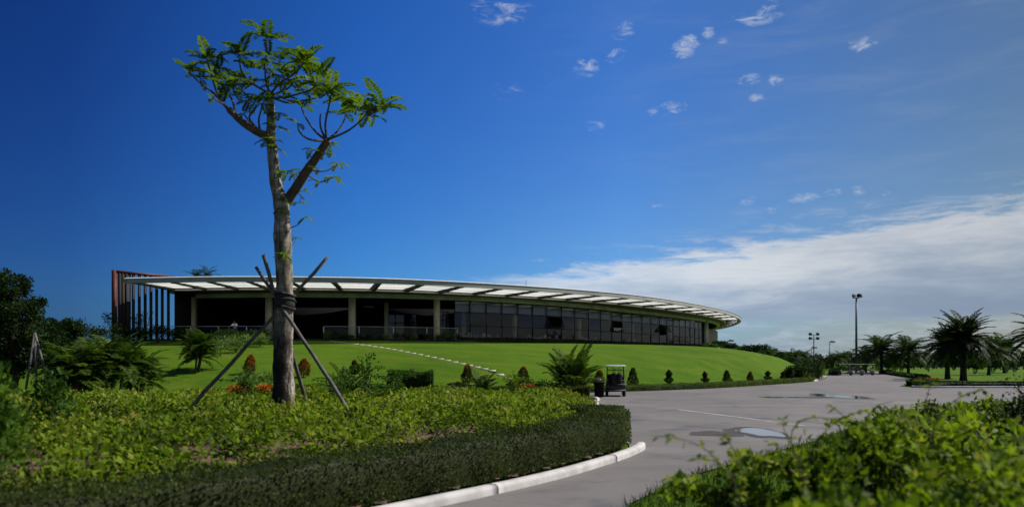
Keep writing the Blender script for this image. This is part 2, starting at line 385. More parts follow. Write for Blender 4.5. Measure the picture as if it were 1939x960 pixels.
# puddles
def blob(cx, cy, rx, ry, seed, n=36, rz=0, amp=.22):
    r = np.random.default_rng(seed); ph = r.uniform(0, 6.28, 6); am = r.uniform(.3, 1, 6); out = []
    for k in range(n):
        th = 2*math.pi*k/n; q = 1+amp*sum(am[i]*math.sin((i+1)*th+ph[i]) for i in range(6))/2.4
        x, y = rx*q*math.cos(th), ry*q*math.sin(th)
        out.append((cx+x*math.cos(rz)-y*math.sin(rz), cy+x*math.sin(rz)+y*math.cos(rz)))
    return out
M_water = bpy.data.materials.new('puddle_water'); M_water.use_nodes = True
pw = M_water.node_tree.nodes['Principled BSDF']; pw.inputs['Base Color'].default_value = (.05, .055, .06, 1); pw.inputs['Roughness'].default_value = .05; pw.inputs['IOR'].default_value = 1.6; pw.inputs['Specular IOR Level'].default_value = .9
M_wet = mat('wet_asphalt', (.062, .055, .050), .75, noise=(2.5, (.085, .077, .07)), spec=.15)
for k, (x, y, rx, ry, s, w) in enumerate([(7.15, 21.3, .52, 1.35, 3, 0), (19.7, 44.4, 1.0, 3.0, 5, 0), (15.6, 43.2, 1.3, .8, 8, 0), (5.75, 20.9, .75, .8, 11, 1), (17.4, 43.0, 1.6, .9, 13, 1), (7.05, 21.3, .72, 1.8, 3, 1), (19.7, 44.4, 1.3, 3.5, 5, 1)]):
    o = sheet('puddle' if not w else 'wet_road_patch', blob(x, y, rx, ry, s), .012 if not w else .004+.0005*k, M_water if not w else M_wet); struct(o)

# ------------------------------------------------------------------ clubhouse
E = catmull([(-34.4, 65.7), (-26.3, 64.6), (-19.8, 64.7), (-12.6, 65.6), (-5.8, 68.2), (1.6, 72.4), (7.2, 76.4), (12.2, 80.6), (18.0, 87.0), (25.2, 97.2), (32.4, 109.8), (38.9, 125.5), (42.6, 143), (43.5, 160), (40, 176), (30, 190)], 16)
E = resample(E, 400)
for _ in range(6): E[1:-1] = (E[:-2]+2*E[1:-1]+E[2:])/4
tE = unit(np.gradient(E, axis=0)); nE = np.stack([-tE[:, 1], tE[:, 0]], 1)
wp = np.interp(E[:, 0]+.0*E[:, 1], [-34, -12, 5, 18, 28, 36, 42, 45], [6.2, 6.6, 6.4, 5.2, 3.9, 3.0, 2.2, 2.0])
wb = np.interp(E[:, 0], [-34, -12, 2, 16, 24, 32, 35, 39, 42.6], [11.2, 11.0, 9.6, 9.4, 8.8, 7.0, 5.8, 4.2, 2.9])
Pc = E+nE*wp[:, None]; Bc = E+nE*wb[:, None]
for _ in range(10):
    Pc[1:-1] = (Pc[:-2]+2*Pc[1:-1]+Pc[2:])/4; Bc[1:-1] = (Bc[:-2]+2*Bc[1:-1]+Bc[2:])/4
Bc = resample(Bc, 600)
bx_px = CX+F*Bc[:, 0]/Bc[:, 1]
iend = int(np.argmax(bx_px)); 
def Bat(px):
    """point of the facade line seen in photo column px"""
    q = Bc[:iend+1]; xx = bx_px[:iend+1]; i = int(np.argmax(xx >= px)); i = max(i, 1)
    t = (px-xx[i-1])/(xx[i]-xx[i-1]+1e-9); return q[i-1]*(1-t)+q[i]*t
def Bn(px):
    a = Bat(px-2); b_ = Bat(px+2); t = (b_-a)/np.linalg.norm(b_-a); return np.array((-t[1], t[0]))   # inward
ZF, ZB, ZS, ZE = 4.3, 8.85, 9.15, 9.5
M_fascia = mat('fascia_metal', (.40, .39, .38), .55, noise=(.5, (.34, .33, .32)))
M_flash = mat('white_flashing', (.80, .80, .78), .5)
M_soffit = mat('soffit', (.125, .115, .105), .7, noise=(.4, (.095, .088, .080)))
M_beam = mat('beam_render', (.72, .70, .66), .8, noise=(.8, (.50, .48, .43)))
M_column = mat('cream_column', (.62, .58, .42), .8, noise=(1.2, (.52, .48, .35)))
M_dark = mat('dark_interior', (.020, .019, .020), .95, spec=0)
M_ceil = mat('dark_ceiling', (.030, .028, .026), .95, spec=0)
M_floor = mat('terrace_floor', (.11, .10, .09), .6)
M_mull = mat('dark_mullion', (.022, .025, .032), .45, spec=.5)
M_tile = mat('brown_tile', (.24, .20, .17), .7, noise=(1.1, (.17, .145, .125)))
M_red = mat('rust_red_steel', (.12, .030, .022), .6, noise=(1.1, (.07, .020, .017)))
M_slat = mat('brown_slat', (.018, .012, .011), .7, noise=(1.0, (.018, .012, .011)))
M_steel = mat('brushed_steel', (.26, .26, .27), .45, metal=.5)
# translucent canopy panels
M_panel = bpy.data.materials.new('translucent_panel'); M_panel.use_nodes = True; b = NB(M_panel.node_tree); n = M_panel.node_tree.nodes
p = n['Principled BSDF']; p.inputs['Base Color'].default_value = (.8, .8, .76, 1); p.inputs['Roughness'].default_value = .5
tr = n.new('ShaderNodeBsdfTranslucent'); tcx = n.new('ShaderNodeTexCoord').outputs['Object']
b.put(tr.inputs[0], b.mix(b.smooth(b.noise(tcx, .25, 5, .6), .3, .7), (.88, .88, .80), (.72, .73, .68)))
mx = n.new('ShaderNodeMixShader'); mx.inputs[0].default_value = .8
b.l.new(p.outputs[0], mx.inputs[1]); b.l.new(tr.outputs[0], mx.inputs[2]); b.l.new(mx.outputs[0], n['Material Output'].inputs[0])
def glassmat(name, tcol, refl, rough=.03):
    m = bpy.data.materials.new(name); m.use_nodes = True; n = m.node_tree.nodes; l = m.node_tree.links; b = NB(m.node_tree)
    n.remove(n['Principled BSDF'])
    t = n.new('ShaderNodeBsdfTransparent'); t.inputs[0].default_value = (*tcol, 1)
    g = n.new('ShaderNodeBsdfGlossy'); g.inputs['Roughness'].default_value = rough; g.inputs['Color'].default_value = (.85, .9, 1, 1)
    lw = n.new('ShaderNodeLayerWeight'); lw.inputs['Blend'].default_value = .32
    f = b.math('MULTIPLY_ADD', lw.outputs['Fresnel'], refl, .02)
    mx = n.new('ShaderNodeMixShader'); l.new(f, mx.inputs[0]); l.new(t.outputs[0], mx.inputs[1]); l.new(g.outputs[0], mx.inputs[2]); l.new(mx.outputs[0], n['Material Output'].inputs[0])
    return m
M_glass = glassmat('tinted_glass', (.62, .64, .68), .62)
M_glass2 = glassmat('rail_glass', (.86, .88, .88), .05)
M_blind = mat('roller_blind', (.50, .50, .52), .8, noise=(.6, (.42, .42, .44)))

CL = thing('clubhouse', 'long low curved clubhouse with white-panelled canopy roof on the grass mound', 'building', (0, 76, ZF))
def part(mb, name, m, parent=CL, smooth=False):
    off = np.array(CL.location) if parent is CL else np.array(parent.matrix_world.translation)
    o = mb.build(name, m, None, smooth)
    o.data.transform(Matrix.Translation(-Vector(CL.location))); o.parent = parent
    return o
BACK = np.array([(24, 205), (-5, 200), (-32, 140), (-35.6, 110), (-35.2, 76)])
def ringstrip(b, A, Bq, z0, z1):
    """flat strip between two plan curves"""
    n = len(A); v = [(*p, z0) for p in A]+[(*p, z1) for p in Bq]
    b.add(v, [(i, i+1, n+i+1, n+i) for i in range(n-1)])
def wallstrip(b, A, z0, z1):
    n = len(A); v = [(*p, z0) for p in A]+[(*p, z1) for p in A]
    b.add(v, [(i, i+1, n+i+1, n+i) for i in range(n-1)])
# roof deck inside the panel ring: soffit side and upper side
b = MB(); ring = [(*p, ZS) for p in Pc]+[(*p, ZS) for p in BACK]; n0 = len(ring)
b.add(ring+[(x, y, ZE-.02) for x, y, z in ring], [tuple(range(n0))[::-1], tuple(range(n0, 2*n0))]+[(i, (i+1) % n0, n0+(i+1) % n0, n0+i) for i in range(n0)])
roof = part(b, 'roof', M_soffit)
bm_ = bmesh.new(); bm_.from_mesh(roof.data); bmesh.ops.triangulate(bm_, faces=[f for f in bm_.faces if len(f.verts) > 4]); bm_.to_mesh(roof.data); bm_.free()
# fascia with lip
b = MB(); Ei = E+nE*.35
for A, z0, z1 in ((E, 9.08, ZE), (Ei, 9.08, ZE)): wallstrip(b, A, z0, z1)
ringstrip(b, E, Ei, 9.08, 9.08); ringstrip(b, E, Ei, ZE, ZE)
part(b, 'fascia', M_fascia)
b = MB(); Eo = E-nE*.05; Ek = E+nE*.17
ringstrip(b, Eo, Ek, ZE+.004, ZE+.085); ringstrip(b, Ek, Ei, ZE+.085, ZE+.07); ringstrip(b, Eo, Ei, ZE+.003, ZE+.003); part(b, 'roof_flashing', M_flash)
# left edge beam of the canopy
b = MB(); b.bar((*E[0], 9.33), (*(E[0]+nE[0]*13), 9.33), .4, .34); part(b, 'end_beam', M_fascia)
# inner ring beam at the panel line, lower beam at the facade
b = MB(); Pi = Pc+nE*.25
wallstrip(b, Pc-nE*.02, 9.0, ZS-.003); wallstrip(b, Pi, 9.0, ZS-.003); ringstrip(b, Pc-nE*.02, Pi, 9.0, 9.0); part(b, 'canopy_ring_beam', M_fascia)
Bi = Bc+np.stack([-unit(np.gradient(Bc, axis=0))[:, 1], unit(np.gradient(Bc, axis=0))[:, 0]], 1)*.35
b = MB(); wallstrip(b, Bc, ZB-.02, ZS-.003); wallstrip(b, Bi, ZB-.02, ZS-.003); ringstrip(b, Bc, Bi, ZB-.02, ZB-.02)
# light strip: projecting lip
Bo = Bc-(Bi-Bc)*.6; wallstrip(b, Bo, ZB-.14, ZB+.10); ringstrip(b, Bo, Bi, ZB-.14, ZB-.14); ringstrip(b, Bo, Bc, ZB+.10, ZB+.10); part(b, 'facade_beam', M_beam)
# ribs and translucent panels
sE = np.concatenate(([0], np.cumsum(np.linalg.norm(np.diff(E, axis=0), axis=1))))
RX = [290, 353, 418, 486, 561, 638, 714, 787, 858, 928, 993, 1057, 1110, 1162, 1208, 1252, 1291, 1320, 1343, 1362, 1376, 1387, 1394, 1398]
MID = (E+Pc)/2; mx_ = CX+F*MID[:, 0]/MID[:, 1]; im = int(np.argmax(mx_)); u = [.4]+list(np.interp(RX, mx_[:im], sE[:im]))
while u[-1] < sE[-1]*.88: u.append(u[-1]+4.5)
u = np.array(u); nb_ = len(u)-1
def at(A, s_): return np.array([np.interp(s_, sE, A[:, 0]), np.interp(s_, sE, A[:, 1])])
for k, s_ in enumerate(u):
    b = MB(); a, c = at(Ei, s_), at(Pc, s_)
    d = unit(c-a); nn_ = np.array((-d[1], d[0]))*.18
    v = [(*(a-nn_), 9.14), (*(a+nn_), 9.14), (*(a+nn_), 9.47), (*(a-nn_), 9.47), (*(c-nn_), 9.02), (*(c+nn_), 9.02), (*(c+nn_), 9.47), (*(c-nn_), 9.47)]
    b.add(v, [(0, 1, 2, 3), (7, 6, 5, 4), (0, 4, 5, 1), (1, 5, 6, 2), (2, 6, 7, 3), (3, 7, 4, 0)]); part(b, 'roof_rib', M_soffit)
    if k < nb_:
        o1 = .17*1.02; b = MB(); q = np.linspace(u[k]+.15, u[k+1]-.15, 5)
        A = np.array([at(Ei, x) for x in q]); C_ = np.array([at(Pc, x) for x in q]); nz = 9.24
        ringstrip(b, A, C_, nz, nz); 
        part(b, 'roof_panel', M_panel)
        for f_ in (.33, .66):
            b2 = MB(); mid = A*(1-f_)+C_*f_
            for i in range(4): b2.bar((*mid[i], nz-.02), (*mid[i+1], nz-.02), .035, .03)
            part(b2, 'panel_purlin', M_fascia)
# vent grille in soffit, seen at photo x 800-860
b = MB()
for x in np.arange(803, 858, 3.0):
    p0 = Bat(x); nn_ = Bn(x); a = p0-nn_*1.3; c = p0-nn_*3.0; b.bar((*a, ZS-.06), (*c, ZS-.06), .06, .06)
part(b, 'soffit_grille', M_fascia)
# floor and terrace
b = MB(); outer = [(-36, 71.2), (-30, 70.1), (-18, 70.2), (-12.6, 71.2), (-6, 73.8), (-3.6, 75.4)]
fl = outer+[tuple(Bat(x)-Bn(x)*.5) for x in (900, 960, 1020, 1080, 1140, 1200, 1260, 1300, 1340)]+[(38, 140), (35, 175), (-5, 190), (-34, 120), (-36, 80)]; n0 = len(fl)
b.add([(x, y, ZF) for x, y in fl]+[(x, y, 3.2) for x, y in fl], [tuple(range(n0)), tuple(range(n0, 2*n0))[::-1]]+[(i, (i+1) % n0, n0+(i+1) % n0, n0+i) for i in range(n0)]); part(b, 'floor_slab', M_floor)
# ceiling and rear and side walls: a deep dark hall
Bv = [tuple(p) for p in Bi[::12] if p[1] < 165]
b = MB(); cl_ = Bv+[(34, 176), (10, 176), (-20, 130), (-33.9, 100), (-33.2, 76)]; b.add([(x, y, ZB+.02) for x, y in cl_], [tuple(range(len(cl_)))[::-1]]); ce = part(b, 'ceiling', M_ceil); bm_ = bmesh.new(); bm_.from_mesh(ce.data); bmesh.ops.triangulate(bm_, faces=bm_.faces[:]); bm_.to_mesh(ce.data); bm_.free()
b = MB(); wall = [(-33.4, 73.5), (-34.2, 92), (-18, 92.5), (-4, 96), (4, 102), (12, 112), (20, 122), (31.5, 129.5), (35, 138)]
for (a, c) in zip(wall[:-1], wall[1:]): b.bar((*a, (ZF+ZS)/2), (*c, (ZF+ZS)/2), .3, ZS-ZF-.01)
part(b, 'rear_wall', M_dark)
# columns (terrace and inside the glass)
for x, w, off in ((358, .80, .5), (506, .62, .5), (666, .66, .7), (830, .62, .5), (985, .55, 1.0), (1110, .5, 1.1), (1211, .5, 1.2), (917, .5, 5), (746, .45, 7), (1287, .5, 1.5), (1050, .5, 7)):
    c = Bat(x)+Bn(x)*off; b = MB(); b.box((c[0], c[1], (ZF+ZB)/2), (w, w, ZB-ZF-.01)); part(b, 'column', M_column)
# glazing bays
edges = [862, 891, 922, 952, 982, 1010, 1037, 1065, 1090, 1116, 1139, 1160, 1179, 1198, 1217, 1234, 1250, 1264, 1276, 1288, 1299, 1308, 1317, 1325, 1331]
rows = [ZF+.02, 6.02, 7.47, ZB-.15]
opened = {6: .35, 11: .22, 16: .75}
for k in range(len(edges)-1):
    a, c = Bat(edges[k])+Bn(edges[k])*.12, Bat(edges[k+1])+Bn(edges[k+1])*.12
    b = MB(); m_ = .07
    b.bar((*a, rows[0]), (*a, rows[3]), .09, .14)
    if k == len(edges)-2: b.bar((*c, rows[0]), (*c, rows[3]), .13, .13)
    for z in rows[1:3]: b.bar((*a, z), (*c, z), .12, .09)
    b.bar((*a, rows[0]+.06), (*c, rows[0]+.06), .12, .12); b.bar((*a, rows[3]-.05), (*c, rows[3]-.05), .12, .10)
    win = part(b, 'window', M_mull)
    inn = unit(c-a); nr = np.array((-inn[1], inn[0]))
    for r_ in range(3):
        if r_ == 1 and k in opened: continue
        b = MB(); g = 1+.0; z0, z1 = rows[r_]+.05, rows[r_+1]-.05
        j1, j2 = rng.normal(0, .012, 2)                       # panes never sit perfectly in line
        a2, c2_ = a+nr*j1, c+nr*j2
        b.add([(*a2, z0), (*c2_, z0), (*(c2_+nr*rng.normal(0, .01)), z1), (*(a2+nr*rng.normal(0, .01)), z1)], [(0, 1, 2, 3)])
        o = part(b, 'pane', M_glass, CL); o.parent = win
    if k in opened:
        t_ = opened[k]; b = MB(); z1 = rows[2]-.06; H_ = rows[2]-rows[1]-.12; out = -nr*math.sin(t_)*H_; zb = z1-math.cos(t_)*H_
        a3, c3_ = a+inn*.05, c-inn*.05
        fr = [((*a3, z1), (*c3_, z1)), ((*(a3+out), zb), (*(c3_+out), zb)), ((*a3, z1), (*(a3+out), zb)), ((*c3_, z1), (*(c3_+out), zb))]
        for q0, q1 in fr: b.bar(q0, q1, .07, .07)
        sh = part(b, 'open_sash', M_mull, CL); sh.parent = win
        b = MB(); b.add([(*(a3+out*.97), zb+.04), (*(c3_+out*.97), zb+.04), (*(c3_+out*.03), z1-.04), (*(a3+out*.03), z1-.04)], [(0, 1, 2, 3)]); o = part(b, 'pane', M_glass, CL); o.parent = win
    # roller blind behind the top light
    b = MB(); a4, c4 = a+nr*.25+inn*.08, c+nr*.25-inn*.08
    b.add([(*a4, rows[2]+.08), (*c4, rows[2]+.08), (*c4, rows[3]-.05), (*a4, rows[3]-.05)], [(0, 1, 2, 3)]); o = part(b, 'roller_blind', M_blind, CL); o.parent = win
# glazed doors at the back of the terrace
for x0, x1, dd in ((745, 800, 8), (800, 822, 7), (838, 858, 1.5)):
    a, c = Bat(x0)+Bn(x0)*dd, Bat(x1)+Bn(x1)*dd; b = MB()
    for t in (0, .5, 1): q = a*(1-t)+c*t; b.bar((*q, ZF), (*q, 7.6), .09, .09)
    for z in (ZF+.1, 6.6, 7.55): b.bar((*a, z), (*c, z), .08, .09)
    d_ = part(b, 'glazed_door', M_mull); b = MB(); b.add([(*a, ZF+.1), (*c, ZF+.1), (*c, 7.5), (*a, 7.5)], [(0, 1, 2, 3)]); o = part(b, 'pane', M_glass, CL); o.parent = d_
# light end column, tile wall with open slot above
c = Bat(1336.5); b = MB(); b.box((c[0], c[1], (ZF+ZB)/2-.06), (.7, .7, ZB-ZF-.13)); part(b, 'end_column', mat('pale_column', (.5, .49, .47), .7))
b = MB(); i0 = int(np.argmax(bx_px >= 1338)); seg = Bi[i0:iend+60:6]
for a, c in zip(seg[:-1], seg[1:]): b.bar((*a, (3.3+7.7)/2), (*c, (3.3+7.7)/2), .3, 4.4)
part(b, 'tiled_end_wall', M_tile)
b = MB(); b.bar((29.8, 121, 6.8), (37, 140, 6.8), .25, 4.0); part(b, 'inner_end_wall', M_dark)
# rust-red louvre screen at the left end
s0, s1 = np.array((-36.55, 68.0)), np.array((-33.3, 72.6)); ds = unit(s1-s0); ns = np.array((-ds[1], ds[0]))
b = MB(); b.bar((*s0, 3.4), (*s0, 10.52), .34, .36); b.bar((*s0, 10.42), (*s1, 10.42), .34, .22); scr = part(b, 'screen_frame', M_red)
b = MB(); q = s0+ds*.42; b.bar((*q, 3.4), (*q, 10.30), .16, .16); o = part(b, 'fin', M_red, CL); o.parent = scr
L_ = np.linalg.norm(s1-s0)
for k, t in enumerate([.11, .16, .22, .31, .41, .51, .61, .71, .81, .92]):
    b = MB(); q = s0+ds*L_*t; wd = .26 if k > 2 else .6
    v0, v1 = q-np.array((.18, .98))*wd/2, q+np.array((.18, .98))*wd/2
    b.add([(*(v+np.array((.98, -.18))*sx), z) for z in (3.4, 10.30) for v, sx in ((v0, -.075), (v0, .075), (v1, .075), (v1, -.075))], [(0, 1, 2, 3), (7, 6, 5, 4), (0, 4, 5, 1), (1, 5, 6, 2), (2, 6, 7, 3), (3, 7, 4, 0)])
    o = part(b, 'fin', M_slat, CL); o.parent = scr
b = MB(); q = P(996, 540, 80); b.tube([q-np.array((0, 0, 1.2)), q+np.array((0, 0, .55))], .03, 6); part(b, 'antenna', M_mull)
b = MB(); b.bar((-16, 79, 8.0), (-14.8, 79, 8.0), .12, .06); part(b, 'light_fitting', mat('lamp_cover', (.5, .5, .5), .5))

# railings
def railing(pts, label, nposts):
    pts = resample(np.array(pts, float), nposts); t = thing('railing', label, 'railing', (*pts[0], ZF)); o0 = np.array((*pts[0], ZF))
    for q in pts:
        b = MB(); b.box((q[0]-o0[0], q[1]-o0[1], .58), (.09, .09, 1.16)); b.build('post', M_steel, t)
    b = MB()
    for a, c in zip(pts[:-1], pts[1:]): b.bar((*(a-o0[:2]), 1.19), (*(c-o0[:2]), 1.19), .07, .055)
    b.build('handrail', M_steel, t)
    for a, c in zip(pts[:-1], pts[1:]):
        b = MB(); d = unit(c-a); a2, c2_ = a-o0[:2]+d*.08, c-o0[:2]-d*.08
        b.add([(*a2, .12), (*c2_, .12), (*c2_, 1.12), (*a2, 1.12)], [(0, 1, 2, 3)]); b.build('glass_panel', M_glass2, t)
railing([(PX(308, 70.6), 70.6), (PX(520, 70.4), 70.4)], 'steel and glass railing along the shaded terrace behind the staked tree', 5)
railing([(PX(613, 70.5), 70.5), (PX(700, 71.3), 71.3), (PX(804, 72.9), 72.9), (PX(866, 74.6), 74.6)], 'steel and glass railing above the stepping stones in front of the cream column', 5)
print('building ok')
#PART2
# ------------------------------------------------------------------ ground queries
def hit(x, y, dmin=20, dmax=140):
    """first point of the ground seen in photo column x, row y"""
    d = np.arange(dmin, dmax, .2); X = (x-CX)/F*d; Z = CH+(HY-y)/F*d; H = hill(X, d); i = np.argmax(H >= Z)
    return np.array((X[i], d[i], H[i]))
# ------------------------------------------------------------------ foliage materials
G = {}
G['lime'] = leafmat('lime_leaves', [(0, (.025, .042, .008)), (.4, (.085, .140, .012)), (.75, (.185, .250, .018)), (1, (.33, .36, .03))], .42)
G['mid'] = leafmat('mid_leaves', [(0, (.016, .040, .008)), (.5, (.040, .095, .012)), (1, (.095, .180, .020))], .35)
G['dark'] = leafmat('dark_leaves', [(0, (.010, .022, .006)), (.5, (.020, .042, .010)), (1, (.045, .080, .016))], .22)
G['hedge'] = leafmat('hedge_leaves', [(0, (.024, .030, .008)), (.45, (.046, .074, .011)), (.85, (.090, .118, .016)), (1, (.13, .10, .04))], .26)
G['lawnhedge'] = leafmat('lawn_hedge_leaves', [(0, (.020, .038, .006)), (.5, (.080, .130, .010)), (1, (.20, .27, .020))], .34)
G['tree'] = leafmat('tree_leaves', [(0, (.025, .060, .010)), (.45, (.075, .145, .012)), (1, (.20, .28, .025))], .48)
G['croton'] = leafmat('croton_leaves', [(0, (.014, .030, .010)), (.35, (.035, .050, .012)), (.6, (.10, .055, .016)), (1, (.38, .12, .020))], .3)
G['palm'] = leafmat('palm_leaves', [(0, (.014, .030, .008)), (.5, (.032, .065, .012)), (1, (.075, .115, .020))], .28)
G['yellowpalm'] = leafmat('yellow_palm_leaves', [(0, (.018, .045, .010)), (.5, (.045, .090, .014)), (.85, (.12, .17, .020)), (1, (.24, .24, .030))], .35)
G['fern'] = leafmat('fern_leaves', [(0, (.04, .075, .02)), (.5, (.10, .17, .045)), (1, (.20, .27, .09))], .35)
G['flower'] = leafmat('orange_flowers', [(0, (.05, .08, .01)), (.3, (.30, .10, .015)), (1, (.62, .14, .02))], .3)
G['red'] = leafmat('red_flowers', [(0, (.06, .02, .01)), (.4, (.28, .03, .02)), (1, (.50, .08, .05))], .3)
G['grass'] = leafmat('verge_grass', [(0, (.012, .028, .006)), (.5, (.026, .062, .008)), (1, (.060, .100, .014))], .3)
G['ground'] = leafmat('ground_cover_leaves', [(0, (.026, .030, .012)), (.25, (.050, .080, .012)), (.5, (.115, .185, .012)), (.8, (.215, .300, .018)), (1, (.32, .27, .07))], .42)
M_bark = mat('grey_bark', (.46, .41, .34), .95, noise=(5, (.17, .145, .12)), bump=1.0, bscale=22, spec=.05)
b = NB(M_bark.node_tree); tcb = M_bark.node_tree.nodes.new('ShaderNodeTexCoord').outputs['Object']; pb = M_bark.node_tree.nodes['Principled BSDF']; old = pb.inputs['Base Color'].links[0].from_socket
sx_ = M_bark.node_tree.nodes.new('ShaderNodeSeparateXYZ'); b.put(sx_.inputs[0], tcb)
ln_ = b.noise(b.mapping(tcb, (9, 9, 1.4)), 1.6, 6, .7, .5); rg_ = b.noise(b.mapping(tcb, (1.2, 1.2, 14)), 2.2, 5, .7, .6)
cc_ = b.mix(b.smooth(ln_, .46, .62, 0, .85), old, (.055, .045, .038)); cc_ = b.mix(b.smooth(rg_, .50, .64, 0, .7), cc_, (.09, .072, .058))
# shade painted into the lower trunk's left side, mixed with patches of dark bark
shade_bark_ = b.math('MULTIPLY', b.smooth(sx_.outputs[2], 3.0, 1.2), b.smooth(b.math('ADD', b.math('MULTIPLY', sx_.outputs[0], -1.6), b.math('MULTIPLY', b.noise(b.mapping(tcb, (3, 3, .7)), 2.0, 5, .6, .6), 1.3)), .36, .56))
b.put(pb.inputs['Base Color'], b.mix(b.math('MULTIPLY', shade_bark_, .9), cc_, (.012, .010, .010)))
M_bark2 = mat('brown_bark', (.075, .058, .044), .9, noise=(6, (.045, .035, .027)), bump=.8, bscale=20)
M_cutbark = mat('dark_limb_bark', (.13, .095, .070), .9, noise=(7, (.065, .05, .04)), bump=.8, bscale=26)
M_pole = mat('weathered_pole', (.16, .145, .13), .85, noise=(6, (.09, .08, .072)), bump=.4, bscale=30)
M_strap = mat('dark_wrap', (.028, .025, .028), .9, noise=(9, (.05, .045, .045)), bump=.8)
M_stem = mat('green_stem', (.07, .085, .03), .8, noise=(9, (.10, .075, .04)))

def clump(b, c, r, n, L, Wd, t0, t1, up=.35, shell=.45):
    u = unit(rnd(n)); rr = rng.random(n)**shell; c = np.asarray(c, float); r = np.asarray(r, float)
    pos = c+u*r*rr[:, None]
    ax = unit(u*.7+rnd(n, .6)+np.array((0, 0, up))); nm = unit(rnd(n, .6)+np.array((0, 0, 1.)))
    s_ = rng.uniform(.5, 1.4, n)
    b.leaves(pos, ax, nm, L*s_, Wd*s_, rng.uniform(t0, t1, n))
def frond(b, base, azm, elv, L, droop, n, ll, lw, t0, t1, vee=.5, sweep=.9, twist=0, rr=.012, thin=True):
    """pinnate leaf: an arching rachis with paired leaflets"""
    k = 9; h = np.array((math.cos(azm), math.sin(azm), 0)); s_ = np.linspace(0, 1, k); e = elv-droop*s_**1.2
    st = L/(k-1); pts = [np.array(base, float)]
    for i in range(k-1): pts.append(pts[-1]+st*(h*math.cos(e[i])+np.array((0, 0, math.sin(e[i])))))
    pts = np.array(pts); b.tube(pts, np.linspace(rr, rr*.35, k), 3, t=t0, cap=False)
    q = np.linspace(.12, .98, n); pos = np.stack([np.interp(q, s_, pts[:, j]) for j in range(3)], 1)
    tg = unit(np.stack([np.interp(q, s_, np.gradient(pts, axis=0)[:, j]) for j in range(3)], 1))
    side = np.cross(tg, (0, 0, 1.)); side = unit(side); up = np.cross(side, tg)
    lf = ll*np.sin(np.pi*np.clip(q*.82+.16, 0, 1))**.6
    for sg in (-1, 1):
        ax = unit(side*sg*sweep+tg*(1.15-sweep*.5)[..., None] if False else side*sg*sweep+tg*(.35+.45*q[:, None])+up*vee*.6+rnd(n, .06))
        nm = unit(up+side*sg*(-vee)*.5+rnd(n, .12))
        b.leaves(pos, ax, nm, lf*rng.uniform(.85, 1.1, n), lw, rng.uniform(t0, t1, n))

# ------------------------------------------------------------------ hedges
def hedge(name, pts, w, h, label, m, dens, leaf, zf=None, cat='hedge', n=None, bulge=.05, group=None):
    p = resample(catmull(pts, 8), n or max(6, int(len(pts)*6)))
    t = unit(np.gradient(p, axis=0)); nr = np.stack([-t[:, 1], t[:, 0]], 1); b = MB()
    zb = np.array([(zf(x, y) if zf else 0.) for x, y in p]); ph = rng.uniform(0, 6, 4)
    L = np.concatenate(([0], np.cumsum(np.linalg.norm(np.diff(p, axis=0), axis=1))))
    hh = np.interp(L/L[-1], np.linspace(0, 1, len(np.atleast_1d(h))), np.atleast_1d(h)) if not np.isscalar(h) else np.full(len(p), h)
    hh = hh*(1+.035*np.sin(L*1.7+ph[0])+.03*np.sin(L*3.9+ph[1]))
    a = .43*w
    prof = lambda i: [(-a, 0), (-a, hh[i]*.82), (-a*.8, hh[i]*.93), (a*.8, hh[i]*.93), (a, hh[i]*.82), (a, 0)]
    vs = np.array([(*(p[i]+nr[i]*u_), zb[i]+z) for i in range(len(p)) for u_, z in prof(i)])
    fs = [(i*6+j, i*6+j+1, (i+1)*6+j+1, (i+1)*6+j) for i in range(len(p)-1) for j in range(5)]+[tuple(range(6)), tuple(range((len(p)-1)*6, len(p)*6))[::-1]]
    b.add(vs, fs, .02)
    N = int(L[-1]*(2*np.mean(hh)+w)*dens); s_ = rng.uniform(0, L[-1], N); per = 2*hh.mean()+w; q = rng.uniform(0, per, N)
    X = np.interp(s_, L, p[:, 0]); Y = np.interp(s_, L, p[:, 1]); Z = np.interp(s_, L, zb); H = np.interp(s_, L, hh)
    NX = np.interp(s_, L, nr[:, 0]); NY = np.interp(s_, L, nr[:, 1])
    hm = hh.mean(); left = q < hm; right = q > hm+w; top = ~(left | right)
    off = np.where(left, -w/2, np.where(right, w/2, (q-hm-w/2))); z = np.where(left, q/hm*H, np.where(right, (per-q)/hm*H, H))
    rough = bulge*(np.sin(X*5+Y*3)+np.sin(Y*7-X*2+z*6))*.5
    inn = rng.random(N)**2*.13*min(w, 1)
    off = np.where(top, off, off*(1-inn/w*2)+np.sign(off)*rough); z = z-np.where(top, inn-rough, 0)
    nv = np.where(left[:, None], -np.stack([NX, NY, 0*NX], 1), np.where(right[:, None], np.stack([NX, NY, 0*NX], 1), np.array((0, 0, 1.))))
    c = np.stack([X+NX*off, Y+NY*off, Z+z], 1)
    ax = unit(nv*.55+rnd(N, .75)+np.array((0, 0, .35))); nm = unit(nv+rnd(N, .7))
    tn = np.clip(rng.normal(.45, .2, N)+.25*np.sin(X*1.9+1)*np.sin(Y*1.3), 0, 1)
    b.leaves(c, ax, nm, leaf*rng.uniform(.6, 1.3, N), leaf*.55, tn)
    # ends
    o = b.build(name, m); tag(o, label, cat, group); return o
hedge('clipped_hedge', [(-8.9, 2.4), (-7.6, 3.75), (-5.6, 6.0), (-3.85, 8.2), (-2.3, 10.2), (-1.3, 11.5), (-.55, 12.5), (.33, 13.8), (1.4, 15.7), (2.2, 17.4), (2.5, 18.9)], 1.0, [.66, .66, .68, .68, .70, .72, .74],
      'dark clipped hedge behind the white kerb along the near edge of the planting bed', G['hedge'], 900, .048, zf=lambda x, y: .08)
